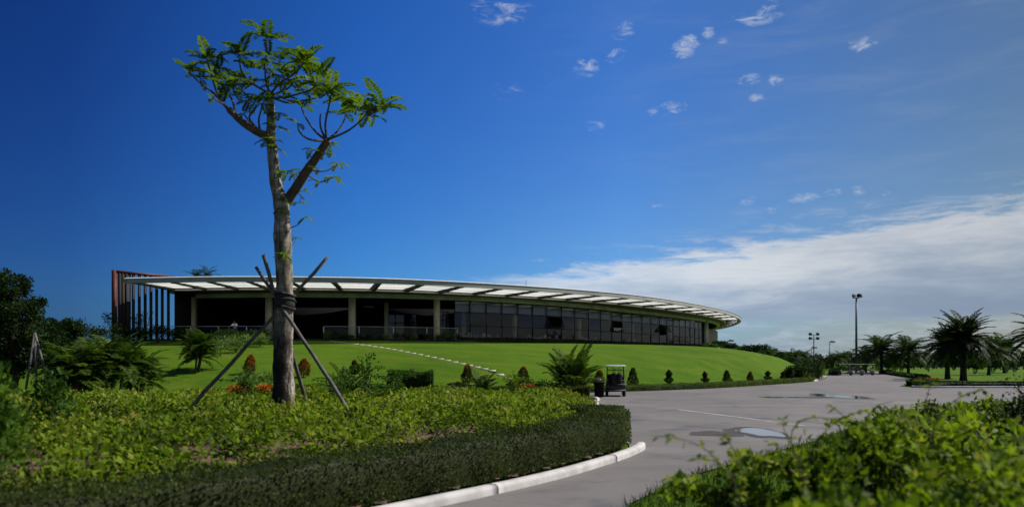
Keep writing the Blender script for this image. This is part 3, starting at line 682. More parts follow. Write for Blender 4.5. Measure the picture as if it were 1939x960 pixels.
hedge('clipped_hedge', [(2.5, 19.2), (2.55, 21.5), (2.2, 24.4)], .85, [.74, .66, .5], 'short dark clipped hedge turning the corner of the bed beside the road', G['hedge'], 800, .05, zf=lambda x, y: .08)
hedge('clipped_hedge', [(-4.6, 41.3), (-1.5, 41.1), (1.5, 40.9), (4.25, 40.5)], .9, .62, 'dark green clipped hedge at the back of the bed left of the golf cart', G['hedge'], 420, .07, zf=lambda x, y: .08)
hedge('clipped_hedge', [(-12.5, 42.6), (-8, 42.2), (-4.8, 41.6)], .8, .55, 'low hedge in the bed behind the trunk ending near the clipped shrub', G['mid'], 300, .08, zf=lambda x, y: .2)
lh = LHEDGE[::4]; nrm_ = unit(np.gradient(lh, axis=0)); lh = lh+np.stack([-nrm_[:, 1], nrm_[:, 0]], 1)*.55; lh = lh[lh[:, 1] < 83]
hedge('clipped_hedge', lh, .62, .44, 'long low bright hedge edging the lawn along the road right of the golf cart', G['lawnhedge'], 260, .085, zf=lambda x, y: max(float(hill(x, y)), 0)-.02)
hedge('clipped_hedge', [(94, 197), (84, 188), (71, 161), (59, 136), (51.5, 118)], 1.1, .8, 'dark hedge at the far end of the road behind the parked carts', G['dark'], 30, .25)
hedge('clipped_hedge', [(85, 166), (71, 142), (59.5, 112.5), (50.5, 91), (42, 75.5), (34.6, 64)], .9, .45, 'dark low hedge along the right side of the road in front of the palms', G['dark'], 70, .18)
hedge('clipped_hedge', [(34, 60.6), (40, 60.8), (50, 61.2), (66, 62)], 1.6, .40, 'dark flower border at the corner of the island under the big palms', G['dark'], 90, .14)

# ------------------------------------------------------------------ staked tree
D0 = 16.0
def Q(x, y, dy=0): return P(x, y, D0+dy)
TZ = float(bedz(np.array(PX(538, D0)), np.array(D0)))
T = thing('staked_tree', 'tall young tree with grey trunk and feathery leaves propped by wooden poles in the bed', 'tree', (PX(538, D0), D0, TZ))
o0 = np.array(T.location)
def tpart(b, name, m, smooth=False):
    o = b.build(name, m, None, smooth); o.data.transform(Matrix.Translation(-T.location)); o.parent = T; return o
k1 = D0/F
b = MB()
tp = [(537, 800, 24), (537, 760, 22.5), (537, 720, 20.5), (536, 680, 19.5), (537, 640, 19), (537, 600, 19), (539, 570, 18.5), (539, 545, 16.5), (538, 510, 16.5), (536, 480, 16.5), (535, 450, 17), (534, 420, 15.5), (534, 400, 15), (532, 384, 15.5),
      (527, 366, 12.5), (522, 345, 11.5), (519, 320, 11), (516, 290, 10.5), (513, 262, 9.5), (513, 240, 8.6), (513, 215, 8.2), (512, 195, 7.6), (511, 181, 7.2), (511, 174, 6.6)]
pts = resample(catmull(np.array([(*Q(x, y, .12*math.sin(y*.012)), r*k1) for x, y, r in tp]), 4), 90)
b.tube(pts[:, :3], pts[:, 3]*.94, 18, wob=.07)
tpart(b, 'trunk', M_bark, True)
def limb(pl, name, m=M_cutbark, seg=10):
    q = resample(catmull(np.array([(*Q(x, y, dy), r*k1) for x, y, r, dy in pl]), 5), 8*len(pl)); b = MB(); b.tube(q[:, :3], q[:, 3], seg, wob=.06); tpart(b, name, m, True)
limb([(533, 398, 10, 0), (545, 378, 9.5, -.05), (560, 356, 9, -.15), (580, 325, 8.5, -.3), (600, 297, 7.5, -.42), (614, 276, 7, -.5), (622, 266, 6.4, -.55)], 'limb')
limb([(511, 262, 8, 0), (498, 255, 8, -.1), (480, 246, 7.2, -.25), (458, 231, 6.4, -.4), (440, 214, 5.8, -.5), (432, 206, 5.4, -.55)], 'limb')
# shoots: (points with dy, radius start)
shoots = [
 [(511, 178, 0), (503, 150, .1), (503, 110, .1), (505, 76, .05)], [(508, 176, 0), (480, 160, -.2), (458, 138, -.3), (453, 108, -.35)],
 [(514, 176, 0), (530, 158, -.1), (558, 140, -.3), (573, 122, -.4)], [(517, 180, 0), (545, 168, .3), (558, 150, .4), (566, 128, .5)], [(518, 186, 0), (550, 182, -.4), (585, 172, -.6), (600, 160, -.7)],
 [(512, 180, 0), (507, 160, .4), (515, 135, .6), (530, 118, .7)], [(513, 184, 0), (545, 195, .5), (575, 190, .8), (600, 186, 1.)], [(508, 184, 0), (478, 186, .4), (455, 170, .7), (440, 158, .9)],
 [(432, 208, -.55), (408, 180, -.7), (380, 158, -.8), (358, 138, -.9)], [(432, 208, -.55), (415, 185, -.4), (402, 150, -.3), (393, 116, -.2)], [(434, 206, -.55), (420, 196, -.9), (410, 190, -1.1), (403, 186, -1.2)],
 [(445, 218, -.5), (440, 190, -.1), (425, 170, .2), (412, 150, .3)],
 [(497, 252, -.05), (480, 246, .2), (470, 228, .3), (462, 216, .35)], [(492, 248, -.1), (490, 228, -.4), (494, 210, -.5), (497, 196, -.6)], [(494, 252, -.05), (472, 225, -.5), (480, 212, -.7), (487, 200, -.8)],
 [(619, 266, -.55), (616, 235, -.6), (622, 205, -.6), (627, 180, -.6)], [(621, 264, -.55), (640, 248, -.3), (650, 232, -.2), (655, 218, -.1)], [(622, 264, -.55), (655, 250, -.8), (680, 232, -.9), (694, 216, -1.0)],
 [(694, 216, -1.), (706, 208, -1.05), (714, 204, -1.1), (722, 206, -1.15)], [(618, 266, -.55), (598, 250, -.2), (580, 225, 0), (571, 205, .1)], [(616, 268, -.55), (585, 264, -.8), (567, 250, -.9), (564, 236, -1.)],
 [(618, 266, -.55), (608, 245, -.6), (606, 228, -.6), (607, 216, -.6)],
 [(596, 305, -.4), (610, 296, -.1), (622, 285, 0), (624, 276, 0)], [(586, 322, -.3), (612, 325, -.5), (630, 318, -.6), (640, 310, -.65)], [(580, 330, -.3), (605, 345, -.1), (622, 340, 0), (632, 336, 0)],
 [(570, 345, -.2), (560, 330, .2), (548, 322, .3), (544, 330, .35)], [(560, 360, -.1), (576, 378, .2), (572, 372, .3), (566, 384, .3)], [(594, 300, -.4), (580, 290, -.7), (588, 280, -.8), (592, 285, -.8)],
 [(545, 432, 0), (560, 428, -.2), (570, 420, -.3), (577, 412, -.35)], [(548, 470, 0), (556, 462, .2), (560, 452, .3), (562, 448, .3)],
]
for s_ in shoots:
    big = s_[0][1] < 270
    q = resample(catmull(np.array([Q(x, y, dy) for x, y, dy in s_]), 5), 12); b = MB(); b.tube(q, np.linspace(2.4 if big else 1.3, 1.3 if big else .6, 12)*k1, 6); tpart(b, 'twig', M_cutbark, True)
def rosette(b, c, n, L, e0=-.1, e1=1.0, t0=.1, t1=.95, bias=None):
    for i in range(n):
        a = 2*math.pi*(i+random.random()*.7)/n if bias is None else bias+random.uniform(-1.3, 1.3); l_ = L*random.uniform(.72, 1.15)
        tt = random.uniform(t0, t1-.25); frond(b, c, a, random.uniform(e0, e1), l_, random.uniform(.5, 1.3), 12, l_*.31, l_*.115, tt, tt+.3, vee=random.uniform(.0, .5), rr=.006)
cl = MB()
big = [(505, 74, .05, 9, .58), (453, 106, -.35, 8, .52), (573, 120, -.4, 10, .66), (566, 126, .5, 7, .55), (600, 158, -.7, 8, .58), (530, 116, .7, 6, .5), (600, 184, 1., 6, .5), (440, 156, .9, 7, .5),
       (358, 136, -.9, 7, .44), (393, 114, -.2, 8, .48), (403, 185, -1.2, 3, .3), (412, 150, .3, 8, .52), (462, 215, .35, 3, .3), (497, 196, -.6, 5, .42), (487, 199, -.8, 4, .4), (627, 178, -.6, 9, .58), (655, 216, -.1, 5, .42), (694, 214, -1., 8, .6),
       (724, 206, -1.15, 9, .58), (571, 204, .1, 5, .42), (564, 234, -1., 2, .32), (430, 165, -.6, 6, .45), (470, 165, .2, 6, .48), (380, 150, .2, 5, .42), (545, 150, .2, 6, .5), (590, 140, .2, 6, .5), (500, 130, .3, 5, .45), (480, 130, -.3, 5, .42),
       (645, 192, .3, 5, .46), (675, 196, -.4, 6, .5), (705, 222, -.8, 4, .42), (415, 130, -.2, 5, .42), (452, 185, .1, 5, .42), (540, 190, -.4, 5, .44), (575, 175, -.2, 5, .44), (520, 165, .5, 4, .42)]
for x, y, dy, n_, L in big: rosette(cl, Q(x, y, dy), n_, L)
small = [(624, 276, 0, 5, .3), (640, 310, -.65, 4, .3), (632, 336, 0, 5, .3), (544, 328, .35, 4, .28), (566, 384, .3, 4, .25), (592, 285, -.8, 4, .26), (577, 412, -.35, 3, .2), (562, 450, .3, 3, .2), (508, 268, -.2, 6, .3), (520, 280, -.2, 4, .28),
         (530, 325, -.2, 4, .3), (522, 345, -.15, 3, .22), (538, 384, -.2, 4, .22), (534, 395, -.25, 3, .2), (533, 482, -.3, 5, .22), (541, 484, -.3, 4, .2), (524, 240, -.1, 4, .32), (523, 215, -.1, 4, .32), (610, 292, -.1, 4, .28), (596, 318, -.6, 3, .24), (575, 362, .2, 3, .22), (560, 330, .2, 3, .24), (606, 345, -.1, 3, .24)]
for x, y, dy, n_, L in small: rosette(cl, Q(x, y, dy), n_, L, -.5, .6, .4, 1.0)
tpart(cl, 'foliage', G['tree'])
# dark wrap where the poles are tied
b = MB()
for z_, r_ in ((558, 18.9), (569, 19.3), (583, 19.4)):
    th = np.linspace(0, 2*math.pi, 19); c = Q(539 if z_ < 572 else 538, z_, .03); q = np.stack([c[0]+r_*k1*np.cos(th), c[1]+r_*k1*np.sin(th), c[2]+.03*np.sin(th*2+z_)], 1); b.tube(q, .028, 6, cap=False)
c = Q(539, 570, .02); b.lathe(c-np.array((0, 0, .16)), [(18.6*k1, 0), (18.9*k1, .1), (18.8*k1, .2), (17.6*k1, .30)], 18)
tpart(b, 'strap', M_strap, True)
# prop poles
def pole(p0, p1, r, label):
    t = np.linspace(0, 1, 12)[:, None]; q = p0*(1-t)+p1*t; q[1:-1] += rnd(10, .008); b = MB(); b.tube(q-p1, np.linspace(r*.72, r*.86, 12), 10, wob=.12)
    o = b.build('prop_pole', M_pole, None, True); o.location = tuple(p1); tag(o, label, 'wooden pole', 'wooden poles propping the young tree')
def gb(x, dY): xx = PX(x, D0+dY); return np.array((xx, D0+dY, float(bedz(np.array(xx), np.array(D0+dY)))-.05))
f1 = gb(338, .7); pole(Q(620, 487, .35), f1, .052, 'wooden prop pole slanting down to the far left of the trunk')
f2 = gb(684, -.9); pole(Q(488, 507, .25)*1+np.array((0, -.1, 0)), f2, .05, 'wooden prop pole crossing in front of the trunk down to the right')
f3 = gb(590, 1.5); pole(Q(499, 483, -.45), f3, .055, 'dark prop pole standing steeply close behind the right of the trunk')

# ------------------------------------------------------------------ ground cover in the bed
b = MB(); N = 5200; k = 0
py = 3+38*rng.random(N*4)**1.15; px = rng.uniform(-27, 4.2, N*4); dd = polydist(px, py, BED)
ok = (dd < -1.05) & (np.abs(px/py) < .86); px, py, dd = px[ok], py[ok], dd[ok]
bare = np.sin(px*.9+1.3)*np.sin(py*.75+.4)+.6*np.sin(px*2.1-py*1.2)
keep = ((bare < .80) | (rng.random(len(px)) < .35)); px, py, bare, dd = px[keep][:N], py[keep][:N], bare[keep][:N], dd[keep][:N]
zz = bedz(px, py)
for x, y, z, q, d_ in zip(px, py, zz, bare, dd):
    big_ = .5+.5*math.sin(x*1.1+.7*math.sin(y*.8))*math.sin(y*.83+1.9); hgt = random.uniform(.18, .42)*(1.0 if y > 10 else .85)*(.6 if d_ > -1.9 else 1)*(.8+.75*big_); rad = random.uniform(.18, .46); base = random.choice([.22, .4, .55, .62, .75])*.75+.26*big_; n_ = int((54 if y < 20 else 32)*(rad/.3))
    L = .085 if y < 22 else .12
    if random.random() < .08: base = .95
    clump(b, (x, y, z+hgt*.55), (rad, rad, hgt*.5), n_, L*random.uniform(.7, 1.35), L*.72, base-.14, base+.26, up=.08)
    for _ in range(2):
        a = random.uniform(0, 6.28); b.tube([(x, y, z-.03), (x+rad*.4*math.cos(a), y+rad*.4*math.sin(a), z+hgt*.8)], [.008, .004], 3, t=.02, cap=False)
tag(b.build('ground_cover', G['ground']), 'knee high yellow green leafy undergrowth filling the planting bed around the staked tree', 'ground cover', kind='stuff')

# shrubs built from clumps and stems
def shrub(name, c, r, h, n, L, m, label, t0=.1, t1=.95, group=None, cat='shrub', nc=9, up=.4, sprigs=0, sprigdir=None, Wr=.5, round_=False):
    c = np.array(c, float); T_ = thing(name, label, cat, c, 0, group); b = MB(); st = MB(); nc_ = nc
    for i in range(nc_):
        u = unit(rnd(1))[0]; rr = (random.random()**.5)*.72; q = np.array((u[0]*r*rr, u[1]*r*rr, h*(.42+.40*abs(u[2])*(1 if not round_ else .7)+.1*random.random()))) if not round_ else np.array((u[0]*r*.6, u[1]*r*.6, h*(.5+.3*u[2])))
        s_ = random.uniform(.34, .52)*(.78 if name == 'roadside_shrub' else 1); tt = random.uniform(t0, max(t0, t1-.35))
        clump(b, q, (r*s_, r*s_, h*s_*.62), n//nc_, L, L*Wr, tt, min(1, tt+.4), up)
        st.tube([(0, 0, -.05), q*np.array((.4, .4, .55)), q], [.022*h, .014*h, .006*h], 4, t=.1, cap=False)
    for i in range(sprigs):
        a = sprigdir+random.uniform(-.5, .5) if sprigdir is not None else random.uniform(0, 6.28); L_ = r*random.uniform(.9, 1.35); e = random.uniform(.55, 1.0)
        p0 = np.array((math.cos(a)*r*.4, math.sin(a)*r*.4, h*.7)); q = [p0]
        for s_ in range(8): e -= .13; q.append(q[-1]+L_/8*np.array((math.cos(a)*math.cos(e), math.sin(a)*math.cos(e), math.sin(e))))
        st.tube(q, np.linspace(.009, .003, 9), 4, t=.1, cap=False)
        for w in q[2:]: clump(b, w, (.05, .05, .04), 5, L*.95, L*Wr, .35, .95, .1)
    st.build('stem', M_stem, T_); b.build('foliage', m, T_); return T_
near = [(1400, 905, 7.4, .5, .95, 'loose shrub with a long arching sprig reaching furthest left over the road', 3, 2.9), (1545, 838, 7.2, .5, .8, 'bright leafy shrub next to the puddle side of the roadside planting', 3, 2.4), (1630, 822, 7.6, .6, .7, 'dense leafy shrub in the middle of the right roadside planting', 2, None),
        (1710, 808, 8.0, .8, .7, 'yellow green shrub in the right roadside planting before the dark bush', 1, None), (1815, 785, 8.6, .95, .6, 'broad pale yellow shrub near the right edge of the photo', 0, None), (1925, 775, 8.0, .95, .6, 'broad shrub cut by the right edge of the photo under the palms', 1, None),
        (1510, 965, 4.8, .45, 1.1, 'low bright green shrub at the bottom edge beside the grass verge', 1, 2.0), (1620, 935, 4.8, .5, 1.0, 'green shrub with long leaves at the bottom edge of the planting', 2, None), (1745, 890, 5.0, .6, .8, 'brownish green shrub near the bottom right corner', 1, None), (1895, 870, 4.9, .62, .6, 'blurred yellowish shrub in the bottom right corner', 0, None), (2010, 800, 6.3, .8, .6, 'shrub half outside the right edge of the photo', 0, None)]
for k_n, (x, ty, d, r, n_, lab, sp, sdir) in enumerate(near):
    h = CH+(HY-ty)/F*d; shrub('roadside_shrub', (PX(x, d), d, 0), r, h, int(820*n_+300), .105 if d > 6 else .088, G['lime'] if x < 1700 and k_n % 3 else G['ground'], lab, .05 if x < 1650 else .3, .95, 'leafy shrubs in the roadside planting at the right', nc=15, sprigs=sp+3, sprigdir=sdir, Wr=.55)
shrub('roadside_shrub', (PX(1765, 11), 11, 0), .55, 1.4, 900, .07, G['dark'], 'dark bush standing behind the yellow green shrubs at the right', 0, .6, 'leafy shrubs in the roadside planting at the right', sprigs=2)
shrub('roadside_shrub', (PX(1945, 12), 12, 0), .75, 1.75, 1300, .075, G['dark'], 'dark bush at the right edge behind the yellowish shrub', 0, .5, 'leafy shrubs in the roadside planting at the right', nc=12)
for x, ty, d, r, mm, lab in [(1690, 775, 13.5, .8, 'lime', 'low leafy shrub behind the right planting nearest to the puddles'), (1785, 762, 14, .95, 'ground', 'spreading pale shrub behind the right planting below the island kerb'), (1880, 756, 14.5, 1.0, 'lime', 'bushy shrub behind the right planting below the big palm'), (1975, 752, 14, 1.0, 'ground', 'pale shrub behind the planting at the right edge of the photo')]:
    shrub('roadside_shrub', (PX(x, d), d, 0), r, CH+(HY-ty)/F*d, 1300, .10, G[mm], lab, .1, .95, 'leafy shrubs in the roadside planting at the right', nc=14, sprigs=3, Wr=.55)
shrub('tall_shrub', (PX(-12, 8.2), 8.2, .2), .5, 1.75, 1100, .10, G['mid'], 'tall blurred yellow green shrub at the left edge of the photo', .3, .9, nc=12)
shrub('tall_shrub', (PX(95, 12), 12, .4), .6, 1.35, 800, .10, G['mid'], 'green shrub next to the tall one at the left edge', .1, .8, nc=10)
# single arching shoots that lean out over the road
def shoots_thing(paths, d, label, m='lime', L=.085):
    x0, y0 = paths[0][0]; c = np.array((PX(x0, d), d, 0.)); T_ = thing('arching_shrub', label, 'shrub', c, 0, 'arching shoots at the edge of the roadside planting'); st = MB(); b = MB()
    for pth_ in paths:
        q = [P(x, y, d+dy) for (x, y), dy in zip(pth_, np.cumsum(rng.normal(0, .08, len(pth_))))]; q = [np.array((q[0][0], q[0][1], 0.))]+q
        q = resample(catmull(np.array(q), 6), 26)-c; st.tube(q, np.linspace(.011, .003, 26), 5, t=.1, cap=False)
        for i in range(8, 26):
            if rng.random() < .12: continue
            for sg in (-1, 1):
                tg = unit(q[min(i+1, 25)]-q[i-1]); sdv = unit(np.cross(tg, (0, 0, 1.)))*sg; k_ = 1 if i < 24 else 2
                ax = unit(np.array([sdv*.8+tg*.5+rnd(1, .25)[0]+np.array((0, 0, -.25))]*k_)+rnd(k_, .2)); b.leaves(np.array([q[i]]*k_), ax, unit(np.array([(0, 0, 1.)]*k_)+rnd(k_, .35)), L*rng.uniform(.6, 1.25, k_), L*.55, rng.uniform(.3, 1, k_))
    st.build('stem', M_stem, T_); b.build('foliage', G[m], T_)
shoots_thing([[(1395, 935), (1365, 880), (1335, 850), (1295, 832), (1248, 826)], [(1400, 930), (1385, 895), (1350, 872), (1322, 868)], [(1410, 930), (1400, 885), (1388, 850), (1376, 828)]], 6.2, 'leafy shoots arching left over the road, nearest to the kerb')
shoots_thing([[(1515, 900), (1500, 850), (1500, 815), (1520, 794), (1560, 790), (1605, 800)], [(1520, 900), (1500, 845), (1485, 815), (1482, 792)], [(1530, 890), (1560, 820), (1600, 788), (1640, 778)], [(1525, 890), (1475, 850), (1462, 838)]], 6.6, 'leafy shoots curving over the near puddle')
shoots_thing([[(1650, 850), (1640, 800), (1660, 768), (1690, 760)], [(1655, 850), (1600, 790), (1570, 766)], [(1760, 830), (1750, 780), (1757, 745), (1762, 728)], [(1765, 830), (1790, 775), (1830, 745), (1860, 738)]], 7.6, 'thin shoots standing up against the road in front of the island')
# grass verge at the right
struct(sheet('planting_soil', [(2.3, 5), (3.3, 9), (5.6, 12.6), (8.4, 17), (12, 22.5), (19, 30.5), (27, 35.5), (34, 34), (20, 18), (12, 5)], .012, mat('dark_soil', (.035, .030, .020), .95, noise=(3, (.020, .030, .010)), bump=.6)))
VG = np.array([(.55, 3), (1.0, 8), (1.8, 10.6), (3.3, 13.2), (5.4, 15.9), (8.5, 19.8), (16.3, 31.4), (26, 36.8), (30, 28), (20, 15), (14, 5)])
b = MB(); n_ = 110000; x = rng.uniform(.6, 22, n_); y = 3.2+rng.random(n_)**1.6*24; d_ = polydist(x, y, VG); k = (d_ < .05+.12*rng.random(n_)) & (x/y < .75) & (d_ > -3.2); x, y = x[k], y[k]
g = np.stack([x, y, 0*x-.03], 1); n_ = len(x); b.leaves(g, unit(np.array((0, 0, 1.))+rnd(n_, .35)), unit(rnd(n_)), rng.uniform(.10, .24, n_), .014, rng.uniform(0, 1, n_))
tag(b.build('grass', G['grass']), 'rough green grass verge along the near right edge of the road', 'grass', kind='stuff')
print('veg1', n_)
#PART3
# ------------------------------------------------------------------ palms
def palm_proto(name, trunk_h, tr, nf, L, droop, leaflets, ll, lw, m, cat='palm tree', stems=1, e0=-.3, e1=1.35, t0=.05, t1=.95, lean=.0, seed=1):
    random.seed(seed); T_ = thing(name, name, cat); tb = MB(); cb_ = MB()
    for s_ in range(stems):
        a = random.uniform(0, 6.28); rr = 0 if stems == 1 else random.uniform(.1, .4); base = np.array((rr*math.cos(a), rr*math.sin(a), -.1)); h_ = trunk_h*(1 if stems == 1 else random.uniform(.55, 1.1))
        top = base+np.array((math.cos(a)*h_*(lean+(.22 if stems > 1 else 0)), math.sin(a)*h_*(lean+(.22 if stems > 1 else 0)), h_+.1)); q = [base*(1-t)+top*t+np.array((math.cos(a), math.sin(a), 0))*(t*t-t)*lean*h_*.5 for t in np.linspace(0, 1, 8)]
        tb.tube(q, np.array([1.35, 1.1, 1, .95, .92, .9, .95, 1.0])*tr, 9, wob=.08)
        for i in range(nf):
            az_ = i*2.399+random.random()*.5; u_ = (i+.5)/nf; e = e1+(e0-e1)*u_+random.uniform(-.12, .12)
            frond(cb_, top+np.array((0, 0, .05-.15*u_)), az_, e, L*random.uniform(.8, 1.1), droop*(.75+.5*random.random()), leaflets, ll, lw, max(0, t0+.3*random.random()), t1-.35*random.random(), vee=random.uniform(-.5, .35), rr=.02*L/2.5)
    tb.build('trunk', M_bark2, T_, True); cb_.build('crown', m, T_); return T_
def place(proto, flag, loc, rz, label, group=None, scale=None):
    """the first placement moves the prototype itself, later ones copy it"""
    if proto.get('used') is None:
        proto['used'] = 1; proto.location = tuple(loc); proto.rotation_euler = (0, 0, rz); o = proto
        if scale: o.scale = (scale,)*3
        o['label'] = label
        if group: o['group'] = group
    else:
        o = dup(proto, loc, rz, label, scale)
        if group: o['group'] = group
    return o
coco = palm_proto('coconut_palm', 2.6, .17, 40, 3.3, 1.4, 32, .74, .085, G['palm'], seed=3, lean=.05)
date = palm_proto('date_palm', 4.3, .31, 84, 3.9, 1.15, 46, .70, .09, G['dark'], seed=5, e0=-.42, e1=1.45)
areca = palm_proto('areca_palm', 1.75, .075, 11, 1.7, 1.2, 22, .46, .075, G['yellowpalm'], stems=7, seed=9, e0=.0, e1=1.4)
cyc = palm_proto('cycad', .12, .14, 26, 1.05, 1.0, 26, .22, .028, G['dark'], cat='cycad', seed=11, e0=.0, e1=1.35)
PG = 'palms standing across the road at the right'
# (photo x, distance, total height, proto, rz, label)
place(date, 0, (PX(1824, 85), 85, 0), .4, 'biggest bushy palm with thick trunk on the island at the right', PG, 1.06)
place(date, 0, (PX(1794, 94), 94, 0), 2.4, 'thick-trunked palm just left of and behind the biggest palm', PG, .92)
place(coco, 0, (PX(1670, 136), 136, -.03), 1.1, 'full-crowned palm just right of the tall floodlight mast', PG, 1.62)
place(coco, 0, (PX(1720, 132), 132, -.03), 3.0, 'slim palm between the mast side palm and the big thick-trunked palms', PG, 1.5)
place(coco, 0, (PX(1872, 125), 125, -.03), 4.1, 'loose pale palm right of the biggest palm', PG, 1.45)
place(coco, 0, (PX(1902, 150), 150, -.03), 5.1, 'slender palm near the right edge behind the road', PG, 1.7)
place(date, 0, (PX(1985, 80), 80, 0), 1.7, 'palm whose fronds reach in from the right edge of the photo', PG, 1.1)
place(coco, 0, (PX(1640, 150), 150, -.03), .3, 'low palm left behind the parked golf carts under the mast', PG, 1.2)
FG = 'far row of small palms beyond the lawn mound'
for k, (x, y) in enumerate([(1441, 661), (1460, 660), (1487, 664), (1502, 660), (1522, 661), (1578, 667), (1592, 664), (1608, 662), (1695, 668), (1757, 668)]):
    d = 205+14*math.sin(k*2.1); place(coco, 0, (PX(x, d), d, -.03), k*1.9, ORD[k]+' small palm from the left in the far row beyond the lawn mound', FG, (CH+(HY-y)/F*d)/4.7)
GL = 'palm clumps on the lawn at the left'
p_ = hit(214, 733); place(areca, 0, (PX(218, 37), 37, .0), 0, 'big dark clumping palm on the lawn under the red louvre screen', GL, 1.12)
for x, d, rz, sc, lab in ((160, 36, 1.2, 1.0, 'clumping palm on the lawn left of the big dark one'), (262, 40, 2.1, .98, 'clumping palm right of the big dark one below the louvre screen'), (118, 40, 3.3, .95, 'dim clumping palm beside the staked dark tree at the left'),
                          (368, 50, 4.0, .92, 'clumping palm in front of the left terrace column')):
    place(areca, 0, (PX(x, d), d, float(hill(PX(x, d), d))), rz, lab, GL, sc)
up_ = palm_proto('areca_palm', .5, .08, 9, 1.95, .95, 26, .46, .075, G['yellowpalm'], stems=5, seed=21, e0=.55, e1=1.5); up_.location = (PX(1076, 43), 43, .0); up_.scale = (1.15, 1.15, 1.32); up_['label'] = 'bright multi-stemmed palm behind the hedge left of the golf cart'
for x, d, rz, sc, lab in ((912, 40, 0, 1.5, 'dark spiky cycad behind the bed below the stepping stones'), (655, 34, 1.5, 1.6, 'spiky cycad behind the slanting pole right of the trunk'), (868, 40.4, 2.2, .8, 'small cycad left of the red-tipped cone shrub')):
    place(cyc, 0, (PX(x, d), d, float(bedz(np.array(PX(x, d)), np.array(d)))), rz, lab, 'cycads at the back of the bed', sc)
for x, y, rz, sc in ((372, 513, 1, 1.25), (392, 510, 3, 1.25)):
    d = 104; h = CH+(HY-y)/F*d; q = palm_proto('coconut_palm', h-1.0, .16, 20, 2.2, 1.3, 22, .5, .06, G['palm'], seed=int(x)); q.location = (PX(x, d), d, 0)
    q['label'] = 'palm top showing above the roof of the clubhouse, '+('left of two' if x < 380 else 'right of two')
    q.location.y = 196; q.location.x = PX(x, 196); q.scale = (1.9, 1.9, (CH+(HY-y)/F*196)/h)

# ------------------------------------------------------------------ leafy trees
def tree(name, c, h, r, trunk_r, n, L, m, label, group=None, crown0=.35, seed=0, nc=26, t0=0, t1=.95, squash=1.):
    random.seed(seed+5); T_ = thing(name, label, 'tree', c, 0, group); tb = MB(); fb = MB(); ch = h*(1-crown0)
    tb.tube([(0, 0, -.2), (.03*h, 0, h*.25), (0, .02*h, h*.5), (0, 0, h*.72)], [trunk_r*1.3, trunk_r, trunk_r*.7, trunk_r*.35], 9, wob=.1)
    for i in range(nc):
        u = unit(rnd(1))[0]; rr = .35+.55*random.random()**.6; q = np.array((u[0]*r*rr, u[1]*r*rr*squash, h*crown0+ch*.5+u[2]*ch*.42*rr/.9)); s_ = random.uniform(.16, .34)
        st = np.array((0, 0, h*random.uniform(.3, .6))); tb.tube([st, st*.5+q*.5+np.array((0, 0, -.05*h)), q], [trunk_r*.35, trunk_r*.2, trunk_r*.06], 5, cap=False)
        tt = random.uniform(t0, t1-.35); clump(fb, q, (r*s_*1.2, r*s_*1.2, r*s_*.8), n//nc, L, L*.55, tt, tt+.35, .25, .6)
    tb.build('trunk', M_bark2, T_, True); fb.build('crown', m, T_); return T_
tree('shade_tree', (PX(24, 38), 38, 0.1), 7.1, 1.75, .16, 20000, .16, G['dark'], 'dark dense tree at the left edge standing on the lawn with light support stakes', crown0=.12, seed=2, nc=64)
for k, (x0, x1, dy) in enumerate(((66, 44, 0), (66, 70, .4), (66, 104, -.3))):
    d = 35; a = P(x0, 630, d); q = np.array((PX(x1, d+dy), d+dy, float(hill(PX(x1, d), d)))); b = MB(); b.tube([a-q, (0, 0, 0)], .055, 8)
    o = b.build('prop_pole', mat('pale_pole', (.15, .14, .13), .9)); o.location = tuple(q); tag(o, ['pale support stake leaning left under the dark tree', 'upright pale support stake under the dark tree', 'pale support stake leaning right under the dark tree'][k], 'wooden pole', 'pale stakes under the dark tree at the left')
for k, (x, d, h, r, lab) in enumerate([(-30, 46, 5.2, 2.6, 'dark tree cut by the left edge behind the staked one'), (60, 52, 3.4, 2.2, 'dark rounded bush tree low behind the staked dark tree'), (105, 58, 3.0, 2.0, 'dark low tree against the sky between the staked tree and the palms')]):
    tree('shade_tree', (PX(x, d), d, float(hill(PX(x, d), d))), h, r, .12, 9000, .2, G['dark'], lab, 'dark trees at the left edge', .08, k, 40, 0, .7)
# far tree belt behind the field at the right: trees one can tell apart
BG = 'far trees in a belt beyond the field'
random.seed(12)
for k, x in enumerate(list(range(1432, 1570, 11))+list(range(1574, 1950, 13))):
    d = random.uniform(225, 290); ty = random.uniform(664, 677); h = CH+(HY-ty)/F*d
    tree('far_tree', (PX(x, d), d, -.1), h, h*random.uniform(.5, .8), .2, 520, .75, G['dark'], ORD[k]+' dark low tree from the left in the far belt beyond the field', BG, .08, k, 9, 0, .8)
# big dark shrubs at the end of the lawn hedge
for k, (x, ty, d, r, lab) in enumerate([(1508, 690, 79, .85, 'dark round bush at the end of the lawn left of the tall dark shrubs'), (1524, 680, 82, 1.3, 'dark broad shrub in the middle of the group where the lawn ends'), (1541, 672, 84, 1.3, 'tallest dark shrub at the road corner where the lawn ends'), (1494, 694, 77.5, .55, 'small dark bush at the left of the group where the lawn ends'), (1551, 686, 86, .9, 'olive shrub at the right of the group beside the road corner')]):
    z = float(hill(PX(x, d), d)); h = CH+(HY-ty)/F*d-z; shrub('dark_shrub', (PX(x, d), d, z), r, h, 2200, .16, G['dark'] if k < 4 else G['mid'], lab, 0, .8, 'dark shrubs where the lawn meets the road corner', nc=14, round_=True)
